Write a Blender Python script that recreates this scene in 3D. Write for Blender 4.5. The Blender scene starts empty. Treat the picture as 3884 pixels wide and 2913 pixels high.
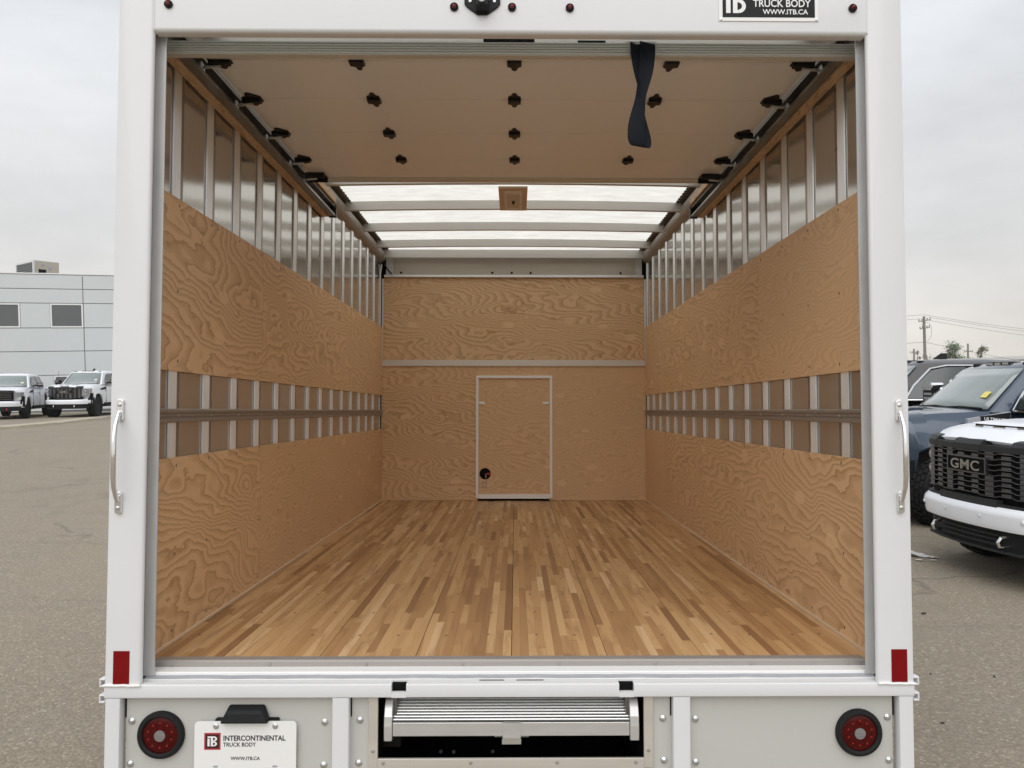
import bpy, bmesh, math, random
from mathutils import Matrix, Vector
random.seed(7)
PI = math.pi
scene = bpy.context.scene
COL = scene.collection

# ------------------------------------------------------------------ camera
cam_d = bpy.data.cameras.new('camera'); cam = bpy.data.objects.new('camera', cam_d); COL.objects.link(cam)
cam_d.sensor_width = 36.0; cam_d.lens = 25.863
cam_d.shift_x = -0.00976; cam_d.shift_y = -0.00135
cam_d.clip_start = 0.05; cam_d.clip_end = 3000
CAMX, CAMH = 0.012, 1.8
def axes(yaw, pit, rol):
    f = Vector((math.sin(yaw)*math.cos(pit), math.cos(yaw)*math.cos(pit), math.sin(pit)))
    r = Vector((math.cos(yaw), -math.sin(yaw), 0)); u = r.cross(f)
    return r*math.cos(rol) - u*math.sin(rol), r*math.sin(rol) + u*math.cos(rol), f
rw, uw, fw = axes(0.0091, 0.0003, 0.008)
m = Matrix((( rw.x, uw.x, -fw.x, 0), (rw.y, uw.y, -fw.y, 0), (rw.z, uw.z, -fw.z, CAMH), (0, 0, 0, 1)))
cam.matrix_world = m
scene.camera = cam

# ------------------------------------------------------------------ world, sun, exposure
SUN_EL, SUN_AZ = math.radians(50), math.radians(190)      # azimuth clockwise from +Y
world = bpy.data.worlds.new('World'); scene.world = world; world.use_nodes = True
nt = world.node_tree; nt.nodes.clear()
def N(t, ty, **kw):
    n = t.nodes.new(ty)
    for k, v in kw.items(): setattr(n, k, v)
    return n
o = N(nt, 'ShaderNodeOutputWorld'); bg = N(nt, 'ShaderNodeBackground'); bg.inputs[1].default_value = 0.1
sk = N(nt, 'ShaderNodeTexSky', sky_type='NISHITA'); sk.sun_disc = False
sk.sun_elevation = SUN_EL; sk.sun_rotation = SUN_AZ; sk.air_density = 1; sk.dust_density = 4
tc = N(nt, 'ShaderNodeTexCoord'); sep = N(nt, 'ShaderNodeSeparateXYZ'); nt.links.new(tc.outputs['Generated'], sep.inputs[0])
rp = N(nt, 'ShaderNodeValToRGB')
rp.color_ramp.elements[0].position = 0.0; rp.color_ramp.elements[0].color = (0.815, 0.760, 0.700, 1)
rp.color_ramp.elements[1].position = 0.5; rp.color_ramp.elements[1].color = (0.745, 0.775, 0.815, 1)
e = rp.color_ramp.elements.new(0.16); e.color = (0.80, 0.79, 0.775, 1)
nt.links.new(sep.outputs[2], rp.inputs[0])
mp = N(nt, 'ShaderNodeMapping'); mp.inputs['Scale'].default_value = (1.2, 1.2, 3.0)
nz = N(nt, 'ShaderNodeTexNoise'); nz.inputs['Scale'].default_value = 2.2; nz.inputs['Detail'].default_value = 4; nz.inputs['Roughness'].default_value = 0.55
nt.links.new(tc.outputs['Generated'], mp.inputs[0]); nt.links.new(mp.outputs[0], nz.inputs[0])
mr = N(nt, 'ShaderNodeMapRange'); mr.inputs[1].default_value = 0.3; mr.inputs[2].default_value = 0.7; mr.inputs[3].default_value = 6.6; mr.inputs[4].default_value = 8.9
nt.links.new(nz.outputs[0], mr.inputs[0])
sc = N(nt, 'ShaderNodeVectorMath', operation='SCALE'); nt.links.new(rp.outputs[0], sc.inputs[0]); nt.links.new(mr.outputs[0], sc.inputs['Scale'])
mx = N(nt, 'ShaderNodeMix', data_type='RGBA'); mx.inputs[0].default_value = 0.9
nt.links.new(sk.outputs[0], mx.inputs[6]); nt.links.new(sc.outputs[0], mx.inputs[7])
nt.links.new(mx.outputs[2], bg.inputs[0]); nt.links.new(bg.outputs[0], o.inputs[0])
sun_d = bpy.data.lights.new('sun', 'SUN'); sun_d.energy = 1.35; sun_d.angle = math.radians(75); sun_d.color = (1, 0.985, 0.965)
sun = bpy.data.objects.new('sun', sun_d); COL.objects.link(sun)
sd = Vector((math.sin(SUN_AZ)*math.cos(SUN_EL), math.cos(SUN_AZ)*math.cos(SUN_EL), math.sin(SUN_EL)))
sun.rotation_euler = sd.to_track_quat('Z', 'Y').to_euler(); sun.location = (0, -10, 30)
scene.view_settings.view_transform = 'Standard'; scene.view_settings.look = 'None'
scene.view_settings.exposure = 0.46; scene.view_settings.gamma = 1.0; scene.view_settings.use_curve_mapping = False
scene.render.engine = 'CYCLES'
cy = scene.cycles
cy.use_denoising = True
try: cy.denoiser = 'OPENIMAGEDENOISE'
except Exception: pass
cy.max_bounces = 10; cy.diffuse_bounces = 6; cy.glossy_bounces = 5; cy.transmission_bounces = 6; cy.transparent_max_bounces = 8
cy.sample_clamp_indirect = 8.0

# ------------------------------------------------------------------ materials
def newmat(name):
    mt = bpy.data.materials.new(name); mt.use_nodes = True
    t = mt.node_tree
    return mt, t, t.nodes['Principled BSDF']
def link(t, a, b): t.links.new(a, b)
def noise(t, vec, scale, detail=3, rough=0.5, dist=0.0):
    n = N(t, 'ShaderNodeTexNoise'); n.inputs['Scale'].default_value = scale; n.inputs['Detail'].default_value = detail
    n.inputs['Roughness'].default_value = rough; n.inputs['Distortion'].default_value = dist
    if vec is not None: link(t, vec, n.inputs['Vector'])
    return n.outputs[0]
def mapping(t, vec, scale, loc=(0, 0, 0)):
    n = N(t, 'ShaderNodeMapping'); n.inputs['Scale'].default_value = scale; n.inputs['Location'].default_value = loc
    link(t, vec, n.inputs[0]); return n.outputs[0]
def ramp(t, fac, stops, interp='LINEAR'):
    n = N(t, 'ShaderNodeValToRGB'); cr = n.color_ramp; cr.interpolation = interp
    while len(cr.elements) < len(stops): cr.elements.new(0.5)
    for el, (p, c) in zip(cr.elements, stops):
        el.position = p; el.color = (c[0], c[1], c[2], 1) if not isinstance(c, (int, float)) else (c, c, c, 1)
    link(t, fac, n.inputs[0]); return n.outputs[0]
def math_(t, op, a, b=None, c=None):
    n = N(t, 'ShaderNodeMath', operation=op)
    for i, v in enumerate((a, b, c)):
        if v is None: continue
        if isinstance(v, (int, float)): n.inputs[i].default_value = v
        else: link(t, v, n.inputs[i])
    return n.outputs[0]
def mixc(t, fac, a, b, blend='MIX'):
    n = N(t, 'ShaderNodeMix', data_type='RGBA'); n.blend_type = blend
    for i, v in ((0, fac), (6, a), (7, b)):
        if isinstance(v, (int, float)): n.inputs[i].default_value = v
        elif isinstance(v, tuple): n.inputs[i].default_value = (v[0], v[1], v[2], 1)
        else: link(t, v, n.inputs[i])
    return n.outputs[2]
def coords(t, kind='Object'): return N(t, 'ShaderNodeTexCoord').outputs[kind]
def bump(t, h, strength, dist, bsdf):
    n = N(t, 'ShaderNodeBump'); n.inputs['Strength'].default_value = strength; n.inputs['Distance'].default_value = dist
    link(t, h, n.inputs['Height']); link(t, n.outputs[0], bsdf.inputs['Normal'])
MATS = {}
def simple(name, col, rough=0.5, metal=0.0, coat=0.0, vary=0.06, scale=6.0, spec=0.5, stretch=(1, 1, 1), bmp=0.0, rvar=0.08):
    mt, t, b = newmat(name)
    v = mapping(t, coords(t), stretch)
    n1 = noise(t, v, scale, 5, 0.6)
    c = mixc(t, n1, tuple(x*(1-vary) for x in col), tuple(min(1, x*(1+vary)) for x in col))
    link(t, c, b.inputs['Base Color'])
    r = N(t, 'ShaderNodeMapRange'); r.inputs[3].default_value = max(0.02, rough-rvar); r.inputs[4].default_value = min(1, rough+rvar)
    link(t, n1, r.inputs[0]); link(t, r.outputs[0], b.inputs['Roughness'])
    b.inputs['Metallic'].default_value = metal; b.inputs['Coat Weight'].default_value = coat; b.inputs['Coat Roughness'].default_value = 0.06
    b.inputs['Specular IOR Level'].default_value = spec
    if bmp: bump(t, n1, bmp, 0.002, b)
    MATS[name] = mt; return mt
simple('white_paint', (0.695, 0.702, 0.71), 0.34, coat=0.3, vary=0.04, scale=2.2, bmp=0.12)
simple('bright_aluminium', (0.84, 0.84, 0.83), 0.45, metal=0.05, vary=0.05, scale=5, stretch=(.6, 5, 5))
simple('rail_brown', (0.34, 0.30, 0.26), 0.45, metal=0.5, vary=0.08, scale=4)
simple('pale_board', (0.66, 0.50, 0.34), 0.6, vary=0.12, scale=3, stretch=(9, 1, 1))
simple('white_seal', (0.78, 0.78, 0.77), 0.6, vary=0.05, scale=20)
simple('grey_seal', (0.36, 0.37, 0.40), 0.5, vary=0.15, scale=30, bmp=0.2)
simple('grey_panel', (0.50, 0.495, 0.465), 0.5, vary=0.05, scale=2.0, stretch=(1, 1, 1.5))
simple('galvanised', (0.58, 0.585, 0.58), 0.5, metal=0.55, vary=0.12, scale=9)
simple('aluminium', (0.74, 0.74, 0.73), 0.36, metal=0.95, vary=0.07, scale=7, stretch=(8, 8, .35), rvar=0.1)
simple('matt_aluminium', (0.66, 0.62, 0.56), 0.5, metal=0.6, vary=0.10, scale=3, stretch=(.5, 5, 5))
simple('trim_aluminium', (0.33, 0.305, 0.285), 0.5, metal=0.35, vary=0.10, scale=5)
simple('dark_aluminium', (0.17, 0.165, 0.15), 0.5, metal=0.3, vary=0.15, scale=5)
simple('bar_aluminium', (0.62, 0.63, 0.60), 0.45, metal=0.5, vary=0.08, scale=5)
simple('track_steel', (0.23, 0.23, 0.22), 0.35, metal=0.85, vary=0.2, scale=12)
simple('bow_metal', (0.56, 0.54, 0.51), 0.45, metal=0.5, vary=0.1, scale=4, stretch=(.6, 6, 6))
simple('header_metal', (0.43, 0.385, 0.325), 0.4, metal=0.5, vary=0.18, scale=2.5, stretch=(.6, 4, 4))
simple('step_metal', (0.72, 0.72, 0.715), 0.33, metal=0.7, vary=0.10, scale=9, stretch=(1, 5, 5))
simple('strip_grey', (0.30, 0.27, 0.235), 0.3, metal=0.6, vary=0.1, scale=9)
simple('zinc', (0.62, 0.63, 0.63), 0.3, metal=0.9, vary=0.1, scale=60)
simple('chrome', (0.82, 0.82, 0.82), 0.12, metal=1.0, vary=0.05, scale=20, rvar=0.05)
simple('black_steel', (0.012, 0.011, 0.010), 0.42, vary=0.3, scale=30, spec=0.3)
simple('black_plastic', (0.011, 0.012, 0.013), 0.55, vary=0.15, scale=40, spec=0.22)
simple('rubber', (0.014, 0.0145, 0.015), 0.7, vary=0.2, scale=25, bmp=0.1, spec=0.2)
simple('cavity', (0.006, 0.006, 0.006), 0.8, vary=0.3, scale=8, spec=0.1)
simple('red_reflector', (0.19, 0.004, 0.005), 0.4, vary=0.12, scale=150, spec=0.15)
simple('red_lens', (0.060, 0.002, 0.002), 0.15, vary=0.7, scale=90, spec=0.25)
simple('red_bright', (0.26, 0.008, 0.007), 0.2, vary=0.1, scale=50, spec=0.3)
simple('lens_centre', (0.30, 0.29, 0.29), 0.12, metal=0.5, vary=0.35, scale=90, stretch=(.2, 1, 3))
simple('letter_metal', (0.42, 0.41, 0.40), 0.25, metal=0.95, vary=0.1, scale=20)
simple('clear_lens', (0.45, 0.44, 0.45), 0.12, metal=0.5, vary=0.25, scale=90, stretch=(.2, 1, 3))
simple('strap_web', (0.010, 0.012, 0.017), 0.8, vary=0.3, scale=260, spec=0.15, bmp=0.3)
simple('door_laminate', (0.77, 0.77, 0.755), 0.13, vary=0.02, scale=1.4, spec=0.75, rvar=0.03)
simple('sign_black', (0.012, 0.013, 0.014), 0.5, vary=0.05, spec=0.2)
simple('print_white', (0.82, 0.82, 0.82), 0.5, vary=0.02)
simple('print_black', (0.020, 0.018, 0.022), 0.5, vary=0.02)
simple('print_red', (0.42, 0.035, 0.040), 0.45, vary=0.03)
simple('print_maroon', (0.045, 0.010, 0.014), 0.45, vary=0.03)
simple('plate_white', (0.80, 0.80, 0.79), 0.35, vary=0.015)
simple('car_white', (0.80, 0.82, 0.86), 0.3, vary=0.01, coat=0.35)
simple('car_navy', (0.030, 0.052, 0.085), 0.3, metal=0.35, vary=0.04, coat=1.0)
simple('car_black', (0.016, 0.015, 0.017), 0.28, metal=0.2, vary=0.04, coat=0.7)
simple('moulding_black', (0.026, 0.027, 0.028), 0.5, vary=0.12, scale=40, spec=0.3)
simple('grille_black', (0.004, 0.004, 0.004), 0.6, vary=0.1, spec=0.1)
simple('grille_chrome', (0.17, 0.168, 0.178), 0.25, metal=0.9, vary=0.1, scale=15)
simple('headlamp', (0.24, 0.25, 0.26), 0.1, metal=0.4, vary=0.5, scale=14, coat=1.0)
simple('car_glass', (0.19, 0.225, 0.215), 0.07, vary=0.45, scale=1.3, coat=1.0, spec=0.9, stretch=(1.5, .6, 2))
simple('side_glass', (0.040, 0.050, 0.048), 0.06, vary=0.6, scale=2.2, coat=0.6, spec=0.6)
simple('lamp_amber', (0.45, 0.42, 0.38), 0.3, vary=0.2)
simple('sticker_yellow', (0.75, 0.66, 0.16), 0.5, vary=0.05)
simple('wheel_grey', (0.10, 0.10, 0.11), 0.35, metal=0.6, vary=0.2)
simple('concrete', (0.44, 0.39, 0.30), 0.85, vary=0.22, scale=3.0, bmp=0.4)
simple('building_panel', (0.56, 0.595, 0.605), 0.5, vary=0.035, scale=0.6)
simple('building_joint', (0.14, 0.15, 0.155), 0.8)
simple('window_white', (0.74, 0.75, 0.75), 0.5)
simple('building_glass', (0.10, 0.11, 0.115), 0.12, vary=0.12, scale=0.4, coat=0.3)
simple('unit_beige', (0.47, 0.43, 0.36), 0.6, vary=0.06)
simple('unit_louvre', (0.15, 0.16, 0.165), 0.6, vary=0.2, scale=14)
simple('pole_wood', (0.22, 0.20, 0.18), 0.85, vary=0.2, scale=2, stretch=(4, 4, .3))
simple('wire', (0.16, 0.15, 0.15), 0.7)
simple('far_wall', (0.58, 0.585, 0.58), 0.7, vary=0.05, scale=.3)
simple('bark', (0.12, 0.10, 0.08), 0.9, vary=0.3)
simple('plastic_film', (0.55, 0.54, 0.52), 0.3, vary=0.2, scale=20)
simple('paper', (0.62, 0.58, 0.50), 0.8, vary=0.15, scale=60)
simple('stone', (0.06, 0.05, 0.05), 0.9, vary=0.3, scale=60)
simple('lamp_plate', (0.82, 0.80, 0.75), 0.45, vary=0.06, scale=12)

def leaf_mat(name, col):
    mt, t, b = newmat(name)
    n1 = noise(t, coords(t), 0.9, 3)
    rnd = N(t, 'ShaderNodeNewGeometry').outputs['Random Per Island']
    c = mixc(t, math_(t, 'ADD', math_(t, 'MULTIPLY', n1, .5), math_(t, 'MULTIPLY', rnd, .5)), tuple(x*.55 for x in col), tuple(x*1.35 for x in col))
    link(t, c, b.inputs['Base Color']); b.inputs['Roughness'].default_value = 0.7
    MATS[name] = mt
leaf_mat('leaf_green', (0.11, 0.16, 0.075)); leaf_mat('leaf_dry', (0.19, 0.19, 0.11))

# plywood: object colour carries (seed, strength of figure, fineness)
mt, t, b = newmat('plywood'); MATS['plywood'] = mt
oi = N(t, 'ShaderNodeObjectInfo'); oc = N(t, 'ShaderNodeSeparateColor'); link(t, oi.outputs['Color'], oc.inputs[0])
seed, bold, fine = oc.outputs[0], oc.outputs[1], oc.outputs[2]
sx = N(t, 'ShaderNodeSeparateXYZ'); link(t, coords(t), sx.inputs[0])
S_ = math_(t, 'ADD', sx.outputs[0], sx.outputs[1]); T_ = sx.outputs[2]
def vec3(a, b_, c):
    n = N(t, 'ShaderNodeCombineXYZ')
    for i, v in enumerate((a, b_, c)):
        if isinstance(v, (int, float)): n.inputs[i].default_value = v
        else: link(t, v, n.inputs[i])
    return n.outputs[0]
sd37 = math_(t, 'MULTIPLY', seed, 97.0)
fs = math_(t, 'ADD', 1.5, math_(t, 'MULTIPLY', fine, 3.2))
S2, T2 = math_(t, 'MULTIPLY', S_, fs), math_(t, 'MULTIPLY', T_, fs)
wq = noise(t, vec3(math_(t, 'MULTIPLY', S2, 2.6), math_(t, 'MULTIPLY', T2, 3.4), sd37), 1.0, 2, 0.5)
h1 = noise(t, vec3(math_(t, 'ADD', math_(t, 'MULTIPLY', S2, 0.62), math_(t, 'MULTIPLY', wq, 0.42)), math_(t, 'ADD', math_(t, 'MULTIPLY', T2, 1.75), math_(t, 'MULTIPLY', wq, 0.35)), sd37), 1.3, 1.6, 0.5, 0.0)
h2 = noise(t, vec3(math_(t, 'MULTIPLY', S2, 9.0), math_(t, 'MULTIPLY', T2, 22.0), sd37), 1.0, 2.5, 0.6)
tilt = math_(t, 'MULTIPLY', math_(t, 'SUBTRACT', math_(t, 'FRACT', math_(t, 'MULTIPLY', seed, 7.0)), 0.5), 9.0)
ph = math_(t, 'ADD', math_(t, 'ADD', math_(t, 'MULTIPLY', h1, 19.0), math_(t, 'MULTIPLY', S2, tilt)), math_(t, 'ADD', math_(t, 'MULTIPLY', T2, 14.0), math_(t, 'MULTIPLY', h2, 0.8)))
fr = math_(t, 'FRACT', ph)
band = ramp(t, fr, [(0.0, 0.7), (0.04, 0.0), (0.42, 0.04), (0.56, 0.36), (0.82, 0.52), (0.95, 1.0), (1.0, 0.7)])
fib = noise(t, vec3(math_(t, 'MULTIPLY', S_, 7.0), math_(t, 'MULTIPLY', T_, 260.0), sd37), 1.0, 3, 0.6)
big = noise(t, vec3(S_, T_, sd37), 1.1, 2)
amt = math_(t, 'MULTIPLY', band, math_(t, 'MULTIPLY', bold, math_(t, 'ADD', 0.22, math_(t, 'MULTIPLY', big, 1.1))))
c = mixc(t, amt, (0.740, 0.505, 0.300), (0.315, 0.160, 0.066))
c = mixc(t, math_(t, 'MULTIPLY', math_(t, 'SUBTRACT', 1.0, fib), 0.30), c, (0.64, 0.41, 0.21))
c = mixc(t, math_(t, 'MULTIPLY', big, 0.22), c, (0.70, 0.47, 0.25))
# oval boat patches let into the face veneer
vo = N(t, 'ShaderNodeTexVoronoi'); vo.inputs['Scale'].default_value = 1.0; vo.inputs['Randomness'].default_value = 0.9
link(t, vec3(math_(t, 'MULTIPLY', S_, 2.4), math_(t, 'MULTIPLY', T_, 4.6), sd37), vo.inputs['Vector'])
pat = ramp(t, vo.outputs['Distance'], [(0.0, 1.0), (0.125, 1.0), (0.14, 0.0)])
c = mixc(t, math_(t, 'MULTIPLY', pat, 0.6), c, (0.82, 0.58, 0.34))
c = mixc(t, math_(t, 'MULTIPLY', math_(t, 'FRACT', math_(t, 'MULTIPLY', seed, 13.7)), 0.22), c, (0.60, 0.365, 0.175))
link(t, c, b.inputs['Base Color']); b.inputs['Roughness'].default_value = 0.52; b.inputs['Specular IOR Level'].default_value = 0.35
bump(t, math_(t, 'ADD', math_(t, 'MULTIPLY', amt, -.5), fib), 0.12, 0.0012, b)

# hardwood floor strips: face attribute "tone"
mt, t, b = newmat('floor_wood'); MATS['floor_wood'] = mt
at = N(t, 'ShaderNodeAttribute'); at.attribute_name = 'tone'; tone = at.outputs['Fac']
sx = N(t, 'ShaderNodeSeparateXYZ'); link(t, coords(t), sx.inputs[0])
tv = math_(t, 'MULTIPLY', tone, 53.0)
g1 = noise(t, vec3(math_(t, 'MULTIPLY', sx.outputs[0], 90.0), math_(t, 'MULTIPLY', sx.outputs[1], 4.0), tv), 1.0, 4, 0.6, 0.4)
g2 = noise(t, vec3(math_(t, 'MULTIPLY', sx.outputs[0], 22.0), math_(t, 'MULTIPLY', sx.outputs[1], 2.2), tv), 1.0, 2, 0.5, 1.0)
base = ramp(t, tone, [(0.0, (0.235, 0.115, 0.050)), (0.22, (0.385, 0.208, 0.090)), (0.5, (0.535, 0.318, 0.142)), (0.78, (0.645, 0.410, 0.198)), (1.0, (0.740, 0.505, 0.275))])
c = mixc(t, math_(t, 'MULTIPLY', ramp(t, g2, [(0.50, 0.0), (0.70, 1.0)]), 0.60), base, (0.250, 0.120, 0.048))
c = mixc(t, math_(t, 'MULTIPLY', g1, 0.42), c, (0.330, 0.175, 0.072))
wear = noise(t, coords(t), 2.3, 4, 0.6)
c = mixc(t, math_(t, 'MULTIPLY', ramp(t, wear, [(0.5, 0.0), (0.8, 1.0)]), 0.12), c, (0.56, 0.40, 0.23))
link(t, c, b.inputs['Base Color'])
rr = N(t, 'ShaderNodeMapRange'); rr.inputs[3].default_value = 0.24; rr.inputs[4].default_value = 0.46; link(t, wear, rr.inputs[0]); link(t, rr.outputs[0], b.inputs['Roughness'])
b.inputs['Specular IOR Level'].default_value = 0.3
bump(t, g1, 0.06, 0.001, b)
# fir beam
mt, t, b = newmat('beam_wood'); MATS['beam_wood'] = mt
sx = N(t, 'ShaderNodeSeparateXYZ'); link(t, coords(t), sx.inputs[0])
h = noise(t, vec3(math_(t, 'MULTIPLY', sx.outputs[0], 14.0), math_(t, 'MULTIPLY', sx.outputs[1], 2.2), math_(t, 'MULTIPLY', sx.outputs[2], 14.0)), 1.0, 2, 0.5, 0.3)
fr = math_(t, 'FRACT', math_(t, 'MULTIPLY', h, 13.0))
c = ramp(t, fr, [(0.0, (0.58, 0.42, 0.26)), (0.6, (0.50, 0.345, 0.205)), (0.95, (0.37, 0.235, 0.125)), (1.0, (0.56, 0.40, 0.245))])
link(t, c, b.inputs['Base Color']); b.inputs['Roughness'].default_value = 0.55
# skin sheet between the wall posts
mt, t, b = newmat('wall_skin'); MATS['wall_skin'] = mt
v = mapping(t, coords(t), (1, 22, 0.5)); n1 = noise(t, v, 3.0, 5, 0.65)
v2 = mapping(t, coords(t), (1, 60, 1.2)); n2 = noise(t, v2, 3.0, 3, 0.6)
c = mixc(t, n1, (0.50, 0.49, 0.47), (0.62, 0.61, 0.59)); link(t, c, b.inputs['Base Color'])
b.inputs['Metallic'].default_value = 0.8
r = N(t, 'ShaderNodeMapRange'); r.inputs[3].default_value = 0.08; r.inputs[4].default_value = 0.17; link(t, n2, r.inputs[0]); link(t, r.outputs[0], b.inputs['Roughness'])
# extruded posts: drawn along their length, so highlights smear sideways
mt, t, b = newmat('post_aluminium'); MATS['post_aluminium'] = mt
n1 = noise(t, mapping(t, coords(t), (6, 6, 1.2)), 4.0, 5, 0.65)
link(t, mixc(t, n1, (0.88, 0.87, 0.85), (0.98, 0.975, 0.96)), b.inputs['Base Color']); b.inputs['Metallic'].default_value = 0.9
r = N(t, 'ShaderNodeMapRange'); r.inputs[3].default_value = 0.42; r.inputs[4].default_value = 0.56; link(t, n1, r.inputs[0]); link(t, r.outputs[0], b.inputs['Roughness'])
b.inputs['Anisotropic'].default_value = 0.95
tg = N(t, 'ShaderNodeTangent'); tg.direction_type = 'RADIAL'; tg.axis = 'Z'; link(t, tg.outputs[0], b.inputs['Tangent'])
# translucent roof
mt, t, b = newmat('roof_fibreglass'); MATS['roof_fibreglass'] = mt
n1 = noise(t, mapping(t, coords(t), (3.0, 9.0, 1)), 1.6, 5, 0.65)
c = mixc(t, n1, (0.55, 0.52, 0.44), (0.99, 0.975, 0.92))
tr = N(t, 'ShaderNodeBsdfTranslucent'); link(t, c, tr.inputs[0])
b.inputs['Base Color'].default_value = (0.85, 0.84, 0.80, 1); b.inputs['Roughness'].default_value = 0.5
ms = N(t, 'ShaderNodeMixShader'); ms.inputs[0].default_value = 0.94
link(t, b.outputs[0], ms.inputs[1]); link(t, tr.outputs[0], ms.inputs[2]); link(t, ms.outputs[0], t.nodes['Material Output'].inputs[0])
# weathered asphalt
mt, t, b = newmat('asphalt'); MATS['asphalt'] = mt
co = coords(t)
vo = N(t, 'ShaderNodeTexVoronoi'); vo.inputs['Scale'].default_value = 75.0; link(t, co, vo.inputs['Vector'])
sepc = N(t, 'ShaderNodeSeparateColor'); link(t, vo.outputs['Color'], sepc.inputs[0])
n1 = noise(t, co, 26.0, 6, 0.75); n2 = noise(t, co, 0.35, 5, 0.6); n3 = noise(t, co, 2.4, 4, 0.6)
c = ramp(t, sepc.outputs[0], [(0.0, (0.182, 0.152, 0.113)), (0.5, (0.248, 0.212, 0.162)), (0.9, (0.315, 0.272, 0.210)), (1.0, (0.48, 0.43, 0.34))])
c = mixc(t, math_(t, 'MULTIPLY', ramp(t, n1, [(0.35, 1.0), (0.6, 0.0)]), 0.40), c, (0.160, 0.136, 0.104))
c = mixc(t, math_(t, 'MULTIPLY', n2, 0.6), c, (0.345, 0.290, 0.212))
c = mixc(t, math_(t, 'MULTIPLY', ramp(t, n3, [(0.5, 0.0), (0.75, 1.0)]), 0.35), c, (0.255, 0.228, 0.185))
crk = N(t, 'ShaderNodeTexVoronoi'); crk.feature = 'DISTANCE_TO_EDGE'; crk.inputs['Scale'].default_value = 0.42
wv = N(t, 'ShaderNodeVectorMath', operation='ADD'); nn = N(t, 'ShaderNodeTexNoise'); nn.inputs['Scale'].default_value = 0.9; nn.inputs['Detail'].default_value = 4; link(t, co, nn.inputs['Vector'])
link(t, mapping(t, co, (0.45, 1.3, 1)), wv.inputs[0]); link(t, nn.outputs['Color'], wv.inputs[1]); link(t, wv.outputs[0], crk.inputs['Vector'])
ck = ramp(t, crk.outputs['Distance'], [(0.0, 1.0), (0.007, 0.7), (0.013, 0.0)])
c = mixc(t, math_(t, 'MULTIPLY', math_(t, 'MULTIPLY', ck, ramp(t, n2, [(0.47, 0.0), (0.57, 1.0)])), 0.42), c, (0.075, 0.066, 0.055))
st = noise(t, mapping(t, co, (0.9, 0.6, 1)), 0.9, 5, 0.7)
c = mixc(t, math_(t, 'MULTIPLY', ramp(t, st, [(0.56, 0.0), (0.68, 1.0)]), 0.45), c, (0.150, 0.128, 0.100))
tm = noise(t, mapping(t, co, (0.25, 2.2, 1)), 1.0, 4, 0.6, 0.6)
c = mixc(t, math_(t, 'MULTIPLY', ramp(t, tm, [(0.60, 0.0), (0.72, 1.0)]), 0.25), c, (0.160, 0.140, 0.112))
link(t, c, b.inputs['Base Color']); b.inputs['Roughness'].default_value = 0.88
bump(t, math_(t, 'ADD', math_(t, 'MULTIPLY', vo.outputs['Distance'], -1.0), n1), 0.5, 0.008, b)

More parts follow.
